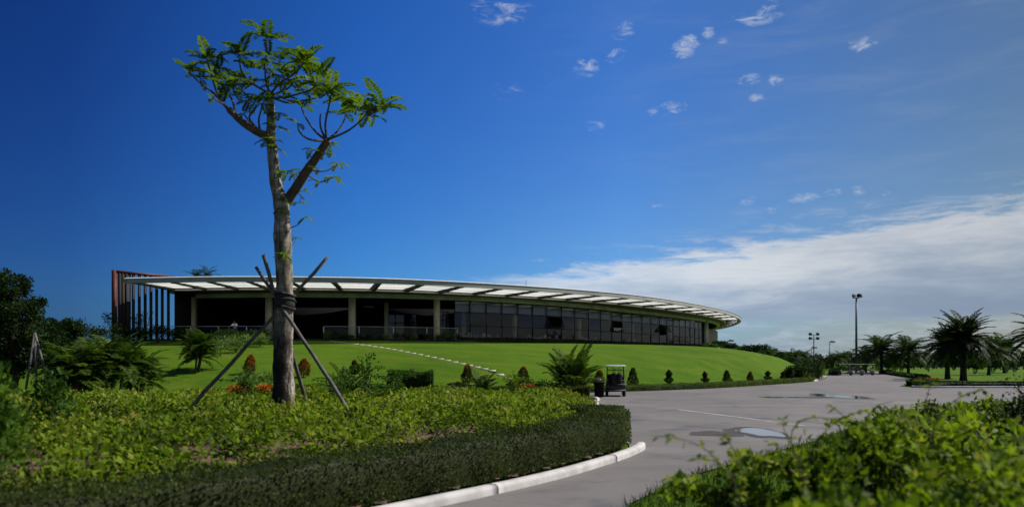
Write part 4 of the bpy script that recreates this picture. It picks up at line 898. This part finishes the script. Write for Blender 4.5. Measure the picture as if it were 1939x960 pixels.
# ------------------------------------------------------------------ cone shrubs
def cone(p_, h, w, kind, label, group):
    b = MB(); n_ = int(1500*max(1, h/1.2)); u = rng.random(n_)**.8; th = rng.uniform(0, 6.283, n_)
    if kind == 'thin': prof = np.sin(np.pi*np.clip(u*.85+.12, 0, 1))**.8*(.75+.35*np.sin(u*17))
    else: prof = np.where(u < .28, .72+u, 1-.0*u)*np.clip((1.02-u)/.62, 0, 1)**.62
    r_ = w/2*prof*(rng.random(n_)**.35)*(1+.10*np.sin(th*3+u*9))
    pk = rng.uniform(0, 6.28, 3); r_ = r_*(1+rng.uniform(.04, .2)*np.sin(th*2+pk[0]+u*5)+rng.uniform(.02, .14)*np.sin(u*rng.uniform(8, 22)+pk[1])); ln = rng.uniform(-.07, .07, 2)
    c = np.stack([r_*np.cos(th)+ln[0]*u*h, r_*np.sin(th)+ln[1]*u*h, .08+u*h*rng.uniform(.88, 1.0)], 1); o_ = unit(c*np.array((1, 1, 0))+1e-5)
    tin = np.clip(({'red': .12+.8*u**2.2, 'orange': .45+.5*u, 'dark': .05+.42*u**2, 'thin': .05+.3*u}[kind])+rng.normal(0, .13, n_), 0, 1)
    b.leaves(c, unit(o_+rnd(n_, .5)+np.array((0, 0, .7))), unit(o_+rnd(n_, .5)), rng.uniform(.07, .13, n_), .06, tin)
    T_ = thing('cone_shrub', label, 'shrub', p_, 0, group); b.build('foliage', G['croton'], T_); s_ = MB(); s_.tube([(0, 0, -.1), (0, 0, h*.7)], [.035, .012], 6); s_.build('stem', M_bark2, T_)
CG = 'small cone shaped shrubs along the foot of the lawn'
for x, ty, by, kind, wpx, lab in [(472, 672, 708, 'orange', 22, 'orange-topped cone shrub on the lawn left of the trunk'), (575, 679, 715, 'orange', 24, 'bright orange egg shaped shrub just right of the trunk'), (671, 682, 712, 'red', 15, 'small red-tipped cone shrub behind the slanting pole'),
        (885, 689, 728, 'red', 22, 'red-tipped cone shrub at the foot of the stepping stones'), (990, 697, 729, 'red', 22, 'red-tipped cone shrub behind the tall weedy plant left of the palm'), (1133, 701, 735, 'red', 20, 'dark cone shrub directly behind the litter bin'),
        (1198, 697, 731, 'dark', 20, 'dark cone shrub with red edge just right of the golf cart'), (1267, 701, 728, 'thin', 15, 'ragged narrow shrub second right of the golf cart'), (1336, 703, 727, 'thin', 12, 'thin ragged shrub left of the dense dark cone'),
        (1377, 702, 726, 'dark', 16, 'dense dark cone shrub in the middle of the row'), (1420, 703, 725, 'red', 12, 'thin red-topped shrub right of the dense dark cone'), (1454, 704, 724, 'thin', 13, 'ragged shrub second from the right end of the row'), (1482, 704, 721, 'thin', 10, 'smallest shrub at the right end of the row')]:
    p_ = hit(x, by-2, 40) if x > 1160 else hit(x, by, 40, 64)
    if x > 1160:
        q = lh[np.argmin(np.abs(lh[:, 0]/lh[:, 1]-(x-CX)/F))]; d = q[1]+1.3; p_ = np.array((PX(x, d), d, float(hill(PX(x, d), d))))
    d = p_[1]; cone(p_, max(.8, CH+(HY-ty)/F*d-p_[2]), wpx*d/F, kind, lab, CG)
# clipped layered shrub, round bushes, weeds, flowers
def boxshrub(x, ty, by, wpx, d, m, label, leaf=.1, dens=480, depth=1.2, name='clipped_shrub'):
    X = PX(x, d); w = wpx*d/F; z0 = float(max(bedz(np.array(X), np.array(d)), hill(X, d))); zt = CH+(HY-ty)/F*d
    return hedge(name, [(X-w/2, d), (X, d-.05), (X+w/2, d)], depth, zt-z0, label, m, dens, leaf, zf=lambda a, c: z0, cat='shrub')
boxshrub(778, 703, 722, 84, 41, G['mid'], 'clipped flat-topped shrub in front of the lawn between pole foot and stepping stones', .10, 380)
shrub('small_shrub', (PX(776, 41), 41, .9), .35, .75, 300, .1, G['dark'], 'pointed tuft rising above the clipped flat-topped shrub')
shrub('round_bush', (PX(1040, 42), 42, .1), 1.15, .95, 1800, .1, G['dark'], 'dark rounded bush at the foot of the bright palm', 0, .7, nc=12, round_=True)
shrub('round_bush', (PX(1008, 42), 42, .1), .7, 1.0, 900, .1, G['mid'], 'green bush between the cone shrub and the dark rounded bush', .1, .9, nc=10, round_=True)
for x, ty, d, r, lab in [(694, 662, 27, .42, 'tall leggy weed shooting up right of the slanting pole'), (745, 690, 26, .5, 'leaning weedy plant right of the tall leggy weed'), (640, 700, 24, .6, 'bushy weed at the foot of the slanting pole'), (470, 700, 23, .5, 'weedy shrub left of the trunk by the orange flowers'),
                         (970, 702, 33, .4, 'tall weedy plant with pale leaves in front of the back hedge'), (720, 722, 24, .6, 'leafy green shrub right of the pole foot'), (600, 728, 22, .6, 'bright bushy plant just right of the trunk base'), (820, 738, 30, .7, 'low leafy shrub in front of the clipped shrub'), (1100, 745, 28, .7, 'leafy plants hanging over the bed corner beside the cart')]:
    X = PX(x, d); z0 = float(bedz(np.array(X), np.array(d))); h = CH+(HY-ty)/F*d-z0
    shrub('weedy_shrub', (X, d, z0), r, max(.4, h*.92), 420, .10, G['mid'] if x not in (970, 600, 1100) else G['lime'], lab, .2, 1.0, 'weedy shrubs standing up from the bed', nc=8, sprigs=4)
for x, ty, d, wpx, m, lab in [(500, 718, 25, 52, 'flower', 'orange flowering patch left of the trunk base'), (452, 722, 26, 30, 'flower', 'small orange flowering patch further left of the trunk'), (998, 722, 41, 22, 'flower', 'small orange flowers at the foot of the cone shrub by the back hedge'), (1760, 712, 64, 42, 'red', 'red flowering patch on the island corner under the palms'), (1738, 716, 62.5, 18, 'lime', 'yellow green plant at the tip of the island corner')]:
    X = PX(x, d); z0 = float(bedz(np.array(X), np.array(d))) if x < 1200 else 0; h = CH+(HY-ty)/F*d-z0; w = wpx*d/F; T_ = thing('flowering_plant', lab, 'flowers', (X, d, z0)); b = MB()
    for i in range(12): b = MB(); clump(b, (random.uniform(-.5, .5)*w, random.uniform(-.4, .4), h*.72), (min(w*.14, .09), .09, min(.1, h*.28)), 34, .07, .06, .3, 1); b.build('bloom', G[m], T_)
    b = MB(); clump(b, (0, 0, h*.4), (w*.55, .5, h*.38), 420, .09, .05, 0, .6); b.build('foliage', G['mid'], T_)
# planting at the building foot
pth = [tuple(Bat(x)-Bn(x)*1.1) for x in (868, 930, 1000, 1080, 1160, 1230, 1290, 1330)]
hedge('clipped_hedge', pth, .8, [.50, .52, .50, .55, .7], 'dark low hedge in front of the glass front of the clubhouse', G['dark'], 110, .14, zf=lambda x, y: ZF-.12)
q = [(PX(616, 69.6), 69.6), (PX(700, 70.3), 70.3), (PX(804, 71.9), 71.9), (PX(884, 74.0), 74.0)]
for k in range(15):
    t = (k+random.random()*.5)/15*3; i = int(t); c = np.array(q[i])*(1-t+i)+np.array(q[min(i+1, 3)])*(t-i)
    shrub('terrace_plant', (*c, ZP-.05), .55, random.uniform(.55, .95), 260, .15, G['dark'] if k % 3 else G['mid'], ORD[k]+' leafy plant from the left at the foot of the right terrace railing', 0, .9, 'plants along the terrace railing', nc=6, cat='plant')
xf = [402, 418, 430, 446, 452, 466, 478, 492, 505, 414, 436, 470, 388, 520, 512]; k_f = [sorted(xf).index(v) for v in xf]
for k, (x, y) in enumerate([(402, 664), (418, 668), (430, 655), (446, 662), (452, 648), (466, 655), (478, 645), (492, 650), (505, 642), (414, 645), (436, 640), (470, 636), (388, 655), (520, 640), (512, 633)]):
    p_ = hit(x, y+6, 45, 80); shrub('fern_clump', p_, 1.0, 1.05, 420, .22, G['fern'] if k % 4 else G['mid'], ORD[k_f[k]]+' feathery plant from the left on the bank below the left terrace', .1, 1, 'feathery plants on the bank below the left terrace', nc=7, cat='plant', Wr=.28)
for k, (x, d, h, r, lab) in enumerate([(228, 64, 1.7, 1.2, 'dark bush under the left post of the red louvre screen'), (262, 65, 1.3, 1.3, 'dark bush under the middle of the louvre screen'), (300, 66, 1.4, 1.4, 'dark bush at the right foot of the louvre screen'), (330, 67, 1.1, 1.3, 'dark bush in front of the left end of the terrace'), (430, 68.5, .9, 1.3, 'dark shrub below the railing under the leaning person'), (470, 68.6, .9, 1.2, 'dark shrub below the left railing near the trunk'), (150, 62, 2.2, 2.2, 'dark bush against the sky left of the louvre screen'), (192, 60, 1.8, 1.6, 'dark bush between the clumping palms and the louvre screen')]):
    shrub('dark_bush', (PX(x, d), d, float(hill(PX(x, d), d))-.05), r, h, 1100, .17, G['dark'], lab, 0, .8, 'dark bushes around the left end of the clubhouse', nc=10)
b = MB()
for i in range(12):     # thin tree twigs against the screen
    a = random.uniform(0, 6.28); L_ = random.uniform(1.2, 2.6); q = [(0, 0, 0), (.2*math.cos(a), .2*math.sin(a), L_*.4), (.8*math.cos(a), .5*math.sin(a), L_)]; b.tube(q, [.03, .02, .008], 4, t=.05)
    clump(b, q[-1], (.35, .35, .45), 36, .16, .07, 0, .6)
T_ = thing('sparse_shrub', 'sparse twiggy shrub standing in front of the louvre screen', 'shrub', (PX(272, 66), 66, 4.05)); b.build('foliage', G['dark'], T_)
b2 = b; o = T_.children[0].copy(); T2 = thing('sparse_shrub', 'sparse twiggy shrub left of the louvre screen against the sky', 'shrub', (PX(216, 67), 67, 4.05), 1.5); o.parent = T2; COL.objects.link(o)
# shrubs down the right shoulder of the mound
for k, x in enumerate(range(1346, 1500, 9)):
    d = np.arange(70, 190, .5); H = (hill((x-CX)/F*d, d)-CH)/d; i = int(np.argmax(H)); dd_ = d[i]+3.5; z = float(hill(PX(x, dd_), dd_))
    h = (d[i]+3.5)*H[i]+CH-z+random.uniform(.3, .95)+(.35 if x in (1373, 1391) else 0)+(.5 if x > 1430 else 0)
    shrub('shoulder_shrub', (PX(x, dd_), dd_, z-.1), 1.3, h, 480, .26, G['dark'] if k % 3 else G['mid'], ORD[k]+' low dark shrub from the left down the right shoulder of the mound', 0, .8, 'shrubs in the row down the right shoulder of the mound', nc=7)
# ------------------------------------------------------------------ stepping stones
a, c = hit(628, 646.5, 40, 72), hit(962, 718, 40, 70); ns_ = 27
base = MB(); base.box((0, 0, .02), (.56, .36, .07), taper=.95); proto = None
for k in range(ns_):
    t = (k+.0)/(ns_-1); x = a[0]*(1-t)+c[0]*t+.25*math.sin(t*3); y = a[1]*(1-t)+c[1]*t; z = float(hill(x, y)); g = (float(hill(x, y+.4))-float(hill(x, y-.4)))/.8
    o = base.build('stepping_stone', M_stone) if proto is None else proto.copy()
    if proto is None: proto = o
    else: COL.objects.link(o)
    o.location = (x, y, z-.025); o.rotation_euler = (math.atan(g), 0, random.uniform(-.06, .06))
    tag(o, ORD[k]+' pale stepping stone from the top of the line down the lawn', 'stepping stone', 'stepping stones across the lawn')

# ------------------------------------------------------------------ golf carts
M_body = mat('dark_cart_body', (.016, .016, .020), .35, spec=.5); M_roofc = mat('cart_roof', (.62, .66, .58), .45); M_tyre = mat('tyre', (.015, .015, .015), .85); M_rim = mat('rim', (.45, .45, .46), .4, metal=.6)
M_seat = mat('cart_seat', (.035, .032, .03), .6); M_postm = mat('cart_post', (.03, .03, .033), .4); M_bag = mat('golf_bag', (.02, .02, .022), .7); M_shield = glassmat('windshield', (.85, .88, .86), .4)
M_redl = mat('tail_light', (.30, .02, .02), .3)
def cart(label, light=False):
    T_ = thing('golf_cart', label, 'golf cart'); b = MB()
    # rear body: profile extruded across the width (y forward)
    prof = [(-1.12, .34), (-1.15, .62), (-1.05, .80), (-.45, .84), (-.42, .58), (.0, .40), (.55, .36), (.62, .78), (.80, .93), (1.02, .80), (1.18, .52), (1.16, .30), (-.1, .26)]
    n_ = len(prof); v = [(-.56, y, z) for y, z in prof]+[(.56, y, z) for y, z in prof]
    b.add(v, [tuple(range(n_)), tuple(range(n_, 2*n_))[::-1]]+[(i, n_+i, n_+(i+1) % n_, (i+1) % n_) for i in range(n_)])
    bo = b.build('body', M_body if not light else mat('pale_cart_body', (.34, .33, .30), .4), T_); bv = bo.modifiers.new('bevel', 'BEVEL'); bv.width = .035; bv.segments = 2; bv.limit_method = 'ANGLE'
    b = MB(); b.box((0, -.28, .86), (1.06, .50, .14)); b.build('seat', M_seat, T_).modifiers.new('bevel', 'BEVEL').width = .04
    b = MB(); b.box((0, -.56, 1.10), (1.04, .12, .40), rx=-.12); b.build('backrest', M_seat, T_).modifiers.new('bevel', 'BEVEL').width = .04
    b = MB(); b.box((0, -.05, 1.815), (1.18, 1.95, .07), taper=.93); b.box((0, -.05, 1.775), (1.2, 1.98, .03)); r_ = b.build('roof', M_roofc, T_); bv = r_.modifiers.new('bevel', 'BEVEL'); bv.width = .03; bv.segments = 2
    for sx in (-.50, .50):
        b = MB(); b.tube([(sx, -.80, .78), (sx*.98, -.82, 1.3), (sx*.96, -.78, 1.77)], .026, 8); b.build('roof_post', M_postm, T_)
        b = MB(); b.tube([(sx, .74, .86), (sx*.96, .55, 1.77)], .024, 8); b.build('roof_post', M_postm, T_)
    b = MB(); b.tube([(-.50, -.81, 1.55), (.50, -.81, 1.55)], .02, 6); b.build('rear_rail', M_postm, T_)
    b = MB(); b.add([(-.48, .76, .92), (.48, .76, .92), (.46, .57, 1.74), (-.46, .57, 1.74)], [(0, 1, 2, 3)]); b.build('windshield', M_shield, T_)
    b = MB(); b.tube([(-.25, .45, .75), (-.25, .22, 1.05)], .02, 6); th = np.linspace(0, 6.283, 17); b.tube([(-.25+.16*math.cos(t), .20+.07*math.sin(t), 1.07+.12*math.sin(t)) for t in th], .013, 6, cap=False); b.build('steering_wheel', M_postm, T_)
    for sx in (-.50, .50):
        for sy in (-.78, .82):
            w = MB(); r0 = .235; pr = [(-.085, .13), (-.085, r0*.92), (-.05, r0), (.05, r0), (.085, r0*.92), (.085, .13)]; sg = 20
            vs = [(sx+x, sy+r*math.cos(2*math.pi*k/sg), .235+r*math.sin(2*math.pi*k/sg)) for x, r in pr for k in range(sg)]
            w.add(vs, [(i*sg+k, i*sg+(k+1) % sg, (i+1)*sg+(k+1) % sg, (i+1)*sg+k) for i in range(len(pr)-1) for k in range(sg)]); ty_ = w.build('tyre', M_tyre, T_, True)
            w = MB(); w.tube([(sx-.06, sy, .235), (sx+.06, sy, .235)], .135, 14); w.build('rim', M_rim, ty_)
    for sx in (-.44, .44): b = MB(); b.box((sx, -1.155, .66), (.10, .03, .07)); b.build('tail_light', M_redl, T_)
    b = MB(); b.bar((-.60, -1.20, .36), (.60, -1.20, .36), .08, .10); b.build('rear_bumper', mat('bumper', (.10, .10, .11), .5), T_)
    # bag well with two golf bags on the rear deck
    b = MB(); b.box((0, -.96, .70), (1.06, .30, .06)); b.tube([(-.5, -1.1, .95), (.5, -1.1, .95)], .015, 6); b.build('bag_rack', M_postm, T_)
    return T_
def bag(c, rz, label):
    b = MB(); T_ = thing('golf_bag', label, 'golf bag', c, rz); b.lathe((0, 0, 0), [(.11, 0), (.13, .03), (.125, .35), (.135, .62), (.14, .66), (.12, .67)], 14); b.build('bag_body', M_bag, T_, True)
    for k in range(5): a_ = k*1.26; b = MB(); p0 = (.06*math.cos(a_), .06*math.sin(a_), .6); p1 = (.09*math.cos(a_), .09*math.sin(a_), .92+.04*(k % 3)); b.tube([p0, p1], .008, 5); b.box((p1[0], p1[1]+.02, p1[2]), (.035, .09, .05)); b.build('club', M_postm, T_)
    T_.rotation_euler = (R(14), 0, rz)
ct = cart('dark golf cart with pale roof parked on the road seen from behind'); ct.location = (PX(1166, 45), 45.2, 0.0); ct.rotation_euler = (0, 0, R(-7)); ct.scale = (1.02, 1.02, 1.02)
c0_ = np.array(ct.location)
bag(c0_+np.array((-.27, -1.0, .72)), .1, 'dark golf bag standing on the left rear of the near golf cart'); bag(c0_+np.array((.12, -.98, .72)), -.2, 'dark golf bag standing in the middle rear of the near golf cart')
b = MB()
for k, z in enumerate((.56, .70, .86)): b.bar((.575, -.72+.05*k, z), (.575, -.5+.03*k, z+.01), .01, .035)
b.build('side_trim', mat('chrome_trim', (.75, .75, .78), .3, metal=.5), ct)
far = cart('pale golf cart in the row parked at the far end of the road, leftmost', True); far.location = (PX(1601, 122), 122, 0); far.rotation_euler = (0, 0, R(62)); far['group'] = 'golf carts parked at the far end of the road'
dup(far, (PX(1622, 120), 120, 0), R(66), 'pale golf cart in the middle of the row at the far end of the road'); dup(far, (PX(1642, 121), 121, 0), R(60), 'pale golf cart rightmost in the row at the far end of the road')
# litter bin
T_ = thing('litter_bin', 'dark brown litter bin with grey sloping lid beside the golf cart', 'litter bin', (PX(1134.5, 43.4), 43.4, 0)); b = MB(); b.box((0, 0, .46), (.50, .46, .86), taper=1.08); b.build('bin_body', mat('bin_body', (.014, .010, .010), .9, spec=.05), T_).modifiers.new('bevel', 'BEVEL').width = .03
b = MB(); b.add([(-.29, -.28, .89), (.29, -.28, .89), (.29, .28, .89), (-.29, .28, .89), (-.16, -.12, 1.07), (.16, -.12, 1.07), (.16, .2, 1.07), (-.16, .2, 1.07)], [(3, 2, 1, 0), (4, 5, 6, 7), (0, 1, 5, 4), (1, 2, 6, 5), (2, 3, 7, 6), (3, 0, 4, 7)]); b.build('lid', mat('bin_lid', (.22, .20, .20), .8), T_)
b = MB(); b.box((0, 0, .025), (.42, .40, .05)); b.build('base', M_body, T_)

# ------------------------------------------------------------------ masts
def mast(x, ty, d, style, label, group=None, rpx=2.2):
    T_ = thing('floodlight_mast', label, 'floodlight mast', (PX(x, d), d, 0), 0, group); h = CH+(HY-ty)/F*d; r = rpx*d/F; b = MB()
    b.tube([(0, 0, 0), (0, 0, h*.5), (0, 0, h)], [r, r*.8, r*.6], 10); b.build('pole', mat('mast_steel', (.16, .18, .22), .5, metal=.3), T_, True); MH = M_postm
    if style == 'big':
        b = MB(); b.bar((-.75, 0, h-.1), (.65, 0, h-.1), .14, .14); b.build('crossarm', MH, T_)
        for sx, a_ in ((-.62, .2), (.42, -.5), (.72, .6)):
            b = MB(); b.lathe((0, 0, 0), [(.10, -.30), (.22, -.2), (.36, .1), (.40, .2), (.34, .22)], 16); o = b.build('floodlight', MH, T_, True); o.location = (sx, -.15, h+.28); o.rotation_euler = (R(70), a_, a_)
    elif style == 'quad':
        for z in (0, -1.7):
            b = MB(); b.bar((-1.6, 0, h+z), (1.6, 0, h+z), .2, .2); b.build('crossarm', MH, T_)
            for sx in (-1.5, 1.5): b = MB(); b.box((sx, -.2, h+z+.35), (1.15, .6, .95), rx=.4); b.build('floodlight', MH, T_)
    else:
        b = MB(); b.bar((-.1, 0, h), (d*.0032, 0, h+.1), .2, .14); b.build('arm', MH, T_); b = MB(); b.box((d*.0042, 0, h+.05), (d*.006, .5, d*.0022)); b.build('lamp_head', MH, T_)
mast(1621.5, 563, 140, 'big', 'tall floodlight mast rising behind the parked golf carts', None, 2.6)
mast(1541, 634, 300, 'quad', 'far mast with four floodlights above the end of the mound', None, 1.3)
mast(1571, 647, 290, 'one', 'thin far lamp post right of the mast with four floodlights', 'far lamp posts', 1.0)
mast(1408, 656, 260, 'one', 'thin far lamp post farther right on the shoulder of the mound', 'far lamp posts', .8)
mast(1379, 645, 200, 'one', 'far lamp post just right of the tip of the clubhouse roof', 'far lamp posts', .9)
mast(1536.5, 658, 330, 'one', 'very thin far lamp post close left of the four floodlight mast', 'far lamp posts', .7)
# low white buildings glimpsed behind the belt
for k, (x, wd, hh_) in enumerate(((1700, 14, 5), (1748, 10, 6), (1800, 16, 5), (1862, 12, 5.5))):
    d = 330; T_ = thing('far_building', 'low pale building glimpsed between far trees, '+['leftmost', 'second from left', 'second from right', 'rightmost'][k], 'building', (PX(x, d), d, 0), 0, 'low pale buildings beyond the far trees')
    b = MB(); b.box((0, 0, hh_/2), (wd, 9, hh_)); w_ = b.build('wall', mat('pale_wall', (.5, .5, .5), .8), T_); b = MB(); b.box((0, 0, hh_+.4), (wd+1, 10, .8), taper=.8); b.build('roof', mat('grey_roof', (.25, .24, .24), .7), T_)
    for i in range(3): b = MB(); b.box(((i-1)*wd*.28, -4.52, hh_*.5), (wd*.14, .08, 1.6)); b.build('window', M_mull, T_)

# ------------------------------------------------------------------ dining furniture behind the glass
M_cloth = mat('white_chair_cover', (.70, .68, .66), .8, noise=(3, (.6, .58, .56)))
def chair():
    T_ = thing('dining_chair', 'x', 'chair'); b = MB(); b.box((0, 0, .23), (.46, .46, .46), taper=.96); b.build('seat', M_cloth, T_); b = MB(); b.box((0, .2, .76), (.46, .07, .58), rx=-.08, taper=.88); b.build('backrest', M_cloth, T_).modifiers.new('bevel', 'BEVEL').width = .025; return T_
def table():
    T_ = thing('dining_table', '', 'table'); b = MB(); b.lathe((0, 0, .02), [(.70, 0), (.78, .02), (.74, .3), (.76, .72), (.72, .74)], 22); b.build('tablecloth', M_cloth, T_, True); b = MB(); b.lathe((0, 0, .765), [(.07, 0), (.09, .1), (.05, .2)], 10); clump(b, (0, 0, .3+.72), (.16, .16, .12), 40, .1, .05, .2, .9); b.build('centrepiece', G['mid'], T_); return T_
cp, tp_ = chair(), table(); cp['used'] = tp_['used'] = None
del cp['used']; del tp_['used']
TL = ['leftmost round table seen behind the glass front', 'round table behind the glass left of the first open window', 'round table behind the glass under the first open window', 'round table behind the glass right of the first open window', 'round table behind the middle of the glass front', 'round table behind the glass near the right open window', 'rightmost round table behind the glass front']
for k, x in enumerate((900, 950, 1045, 1085, 1140, 1225, 1285)):
    c = Bat(x)+Bn(x)*(2.6+.6*(k % 2)); place(tp_, 0, (*c, ZF), k, TL[k], 'dining tables behind the glass')
    for j in range(4):
        a_ = j*1.571+.4+k; place(cp, 0, (c[0]+1.15*math.cos(a_), c[1]+1.15*math.sin(a_), ZF), a_-1.571, ['left', 'right', 'rear', 'front'][j]+' white covered chair at the '+TL[k].replace('seen ', '').replace(' the glass', ' glass').replace('round ', ''), 'dining chairs behind the glass')
# ------------------------------------------------------------------ person leaning on the railing
M_skin = mat('skin', (.22, .13, .09), .6); M_shirt = mat('white_shirt', (.75, .75, .76), .8); M_trou = mat('dark_trousers', (.03, .03, .04), .8); M_hair = mat('black_hair', (.01, .01, .01), .7)
def skin(name, verts, edges, radii, m, parent, root=0):
    me = bpy.data.meshes.new(name); me.from_pydata(verts, edges, []); o = bpy.data.objects.new(name, me); COL.objects.link(o); o.parent = parent; me.materials.append(m)
    md = o.modifiers.new('skin', 'SKIN'); 
    for i, r in enumerate(radii): me.skin_vertices[0].data[i].radius = (r, r) if np.isscalar(r) else r
    me.skin_vertices[0].data[root].use_root = True; md.use_smooth_shade = True; s_ = o.modifiers.new('sub', 'SUBSURF'); s_.levels = s_.render_levels = 1; return o
PR = thing('person', 'person in a white shirt leaning with both arms on the terrace railing', 'person', (PX(447, 71.2), 71.0, ZF))
V = [(0, 0, .95), (0, -.05, 1.15), (0, -.14, 1.38), (0, -.2, 1.50), (0, -.24, 1.60), (0, -.25, 1.70), (-.17, -.15, 1.40), (-.26, -.30, 1.20), (-.12, -.52, 1.235), (.17, -.15, 1.40), (.26, -.30, 1.20), (.12, -.52, 1.235),
     (-.10, 0, .90), (-.11, -.04, .50), (-.11, .02, .08), (-.11, -.12, .04), (.10, 0, .90), (.12, .02, .50), (.12, .06, .08), (.12, -.08, .04)]
Ed = [(0, 1), (1, 2), (2, 3), (3, 4), (4, 5), (2, 6), (6, 7), (7, 8), (2, 9), (9, 10), (10, 11), (0, 12), (12, 13), (13, 14), (14, 15), (0, 16), (16, 17), (17, 18), (18, 19)]
Ra = [.14, .125, .145, .055, .075, .085, .07, .05, .034, .07, .05, .034, .09, .062, .045, .04, .09, .062, .045, .04]
for s_, w in ((-1, 8), (1, 11)):
    for f in range(5):
        i = len(V); x, y, z = V[w]; V += [(x-s_*.0+(f-2)*.018, y-.06-(.01 if f in (1, 2, 3) else 0), z+.004), (x+(f-2)*.020, y-.10, z-.03)]; Ed += [(w, i), (i, i+1)]; Ra += [.010, .008]
bd = skin('body', V, Ed, Ra, M_skin, PR)
skin('shirt', [(0, 0, .93), (0, -.05, 1.15), (0, -.14, 1.38), (-.17, -.15, 1.41), (-.26, -.30, 1.21), (-.20, -.40, 1.22), (.17, -.15, 1.41), (.26, -.30, 1.21), (.20, -.40, 1.22), (0, -.17, 1.44)], [(0, 1), (1, 2), (2, 3), (3, 4), (4, 5), (2, 6), (6, 7), (7, 8), (2, 9)], [.165, .155, .172, .09, .068, .055, .09, .068, .055, .085], M_shirt, PR)
skin('trousers', [(0, 0, .93), (-.10, 0, .88), (-.11, -.04, .50), (-.11, .02, .10), (.10, 0, .88), (.12, .02, .50), (.12, .06, .10)], [(0, 1), (1, 2), (2, 3), (0, 4), (4, 5), (5, 6)], [.155, .105, .08, .065, .105, .08, .065], M_trou, PR)
b = MB(); b.lathe((0, -.225, 1.68), [(.088, 0), (.10, .04), (.085, .09), (.04, .12), (.01, .125)], 12); b.build('hair', M_hair, PR, True)
for k_ in list(bpy.data.objects):
    if 'used' in k_.keys(): del k_['used']
print('objects', len(bpy.data.objects))
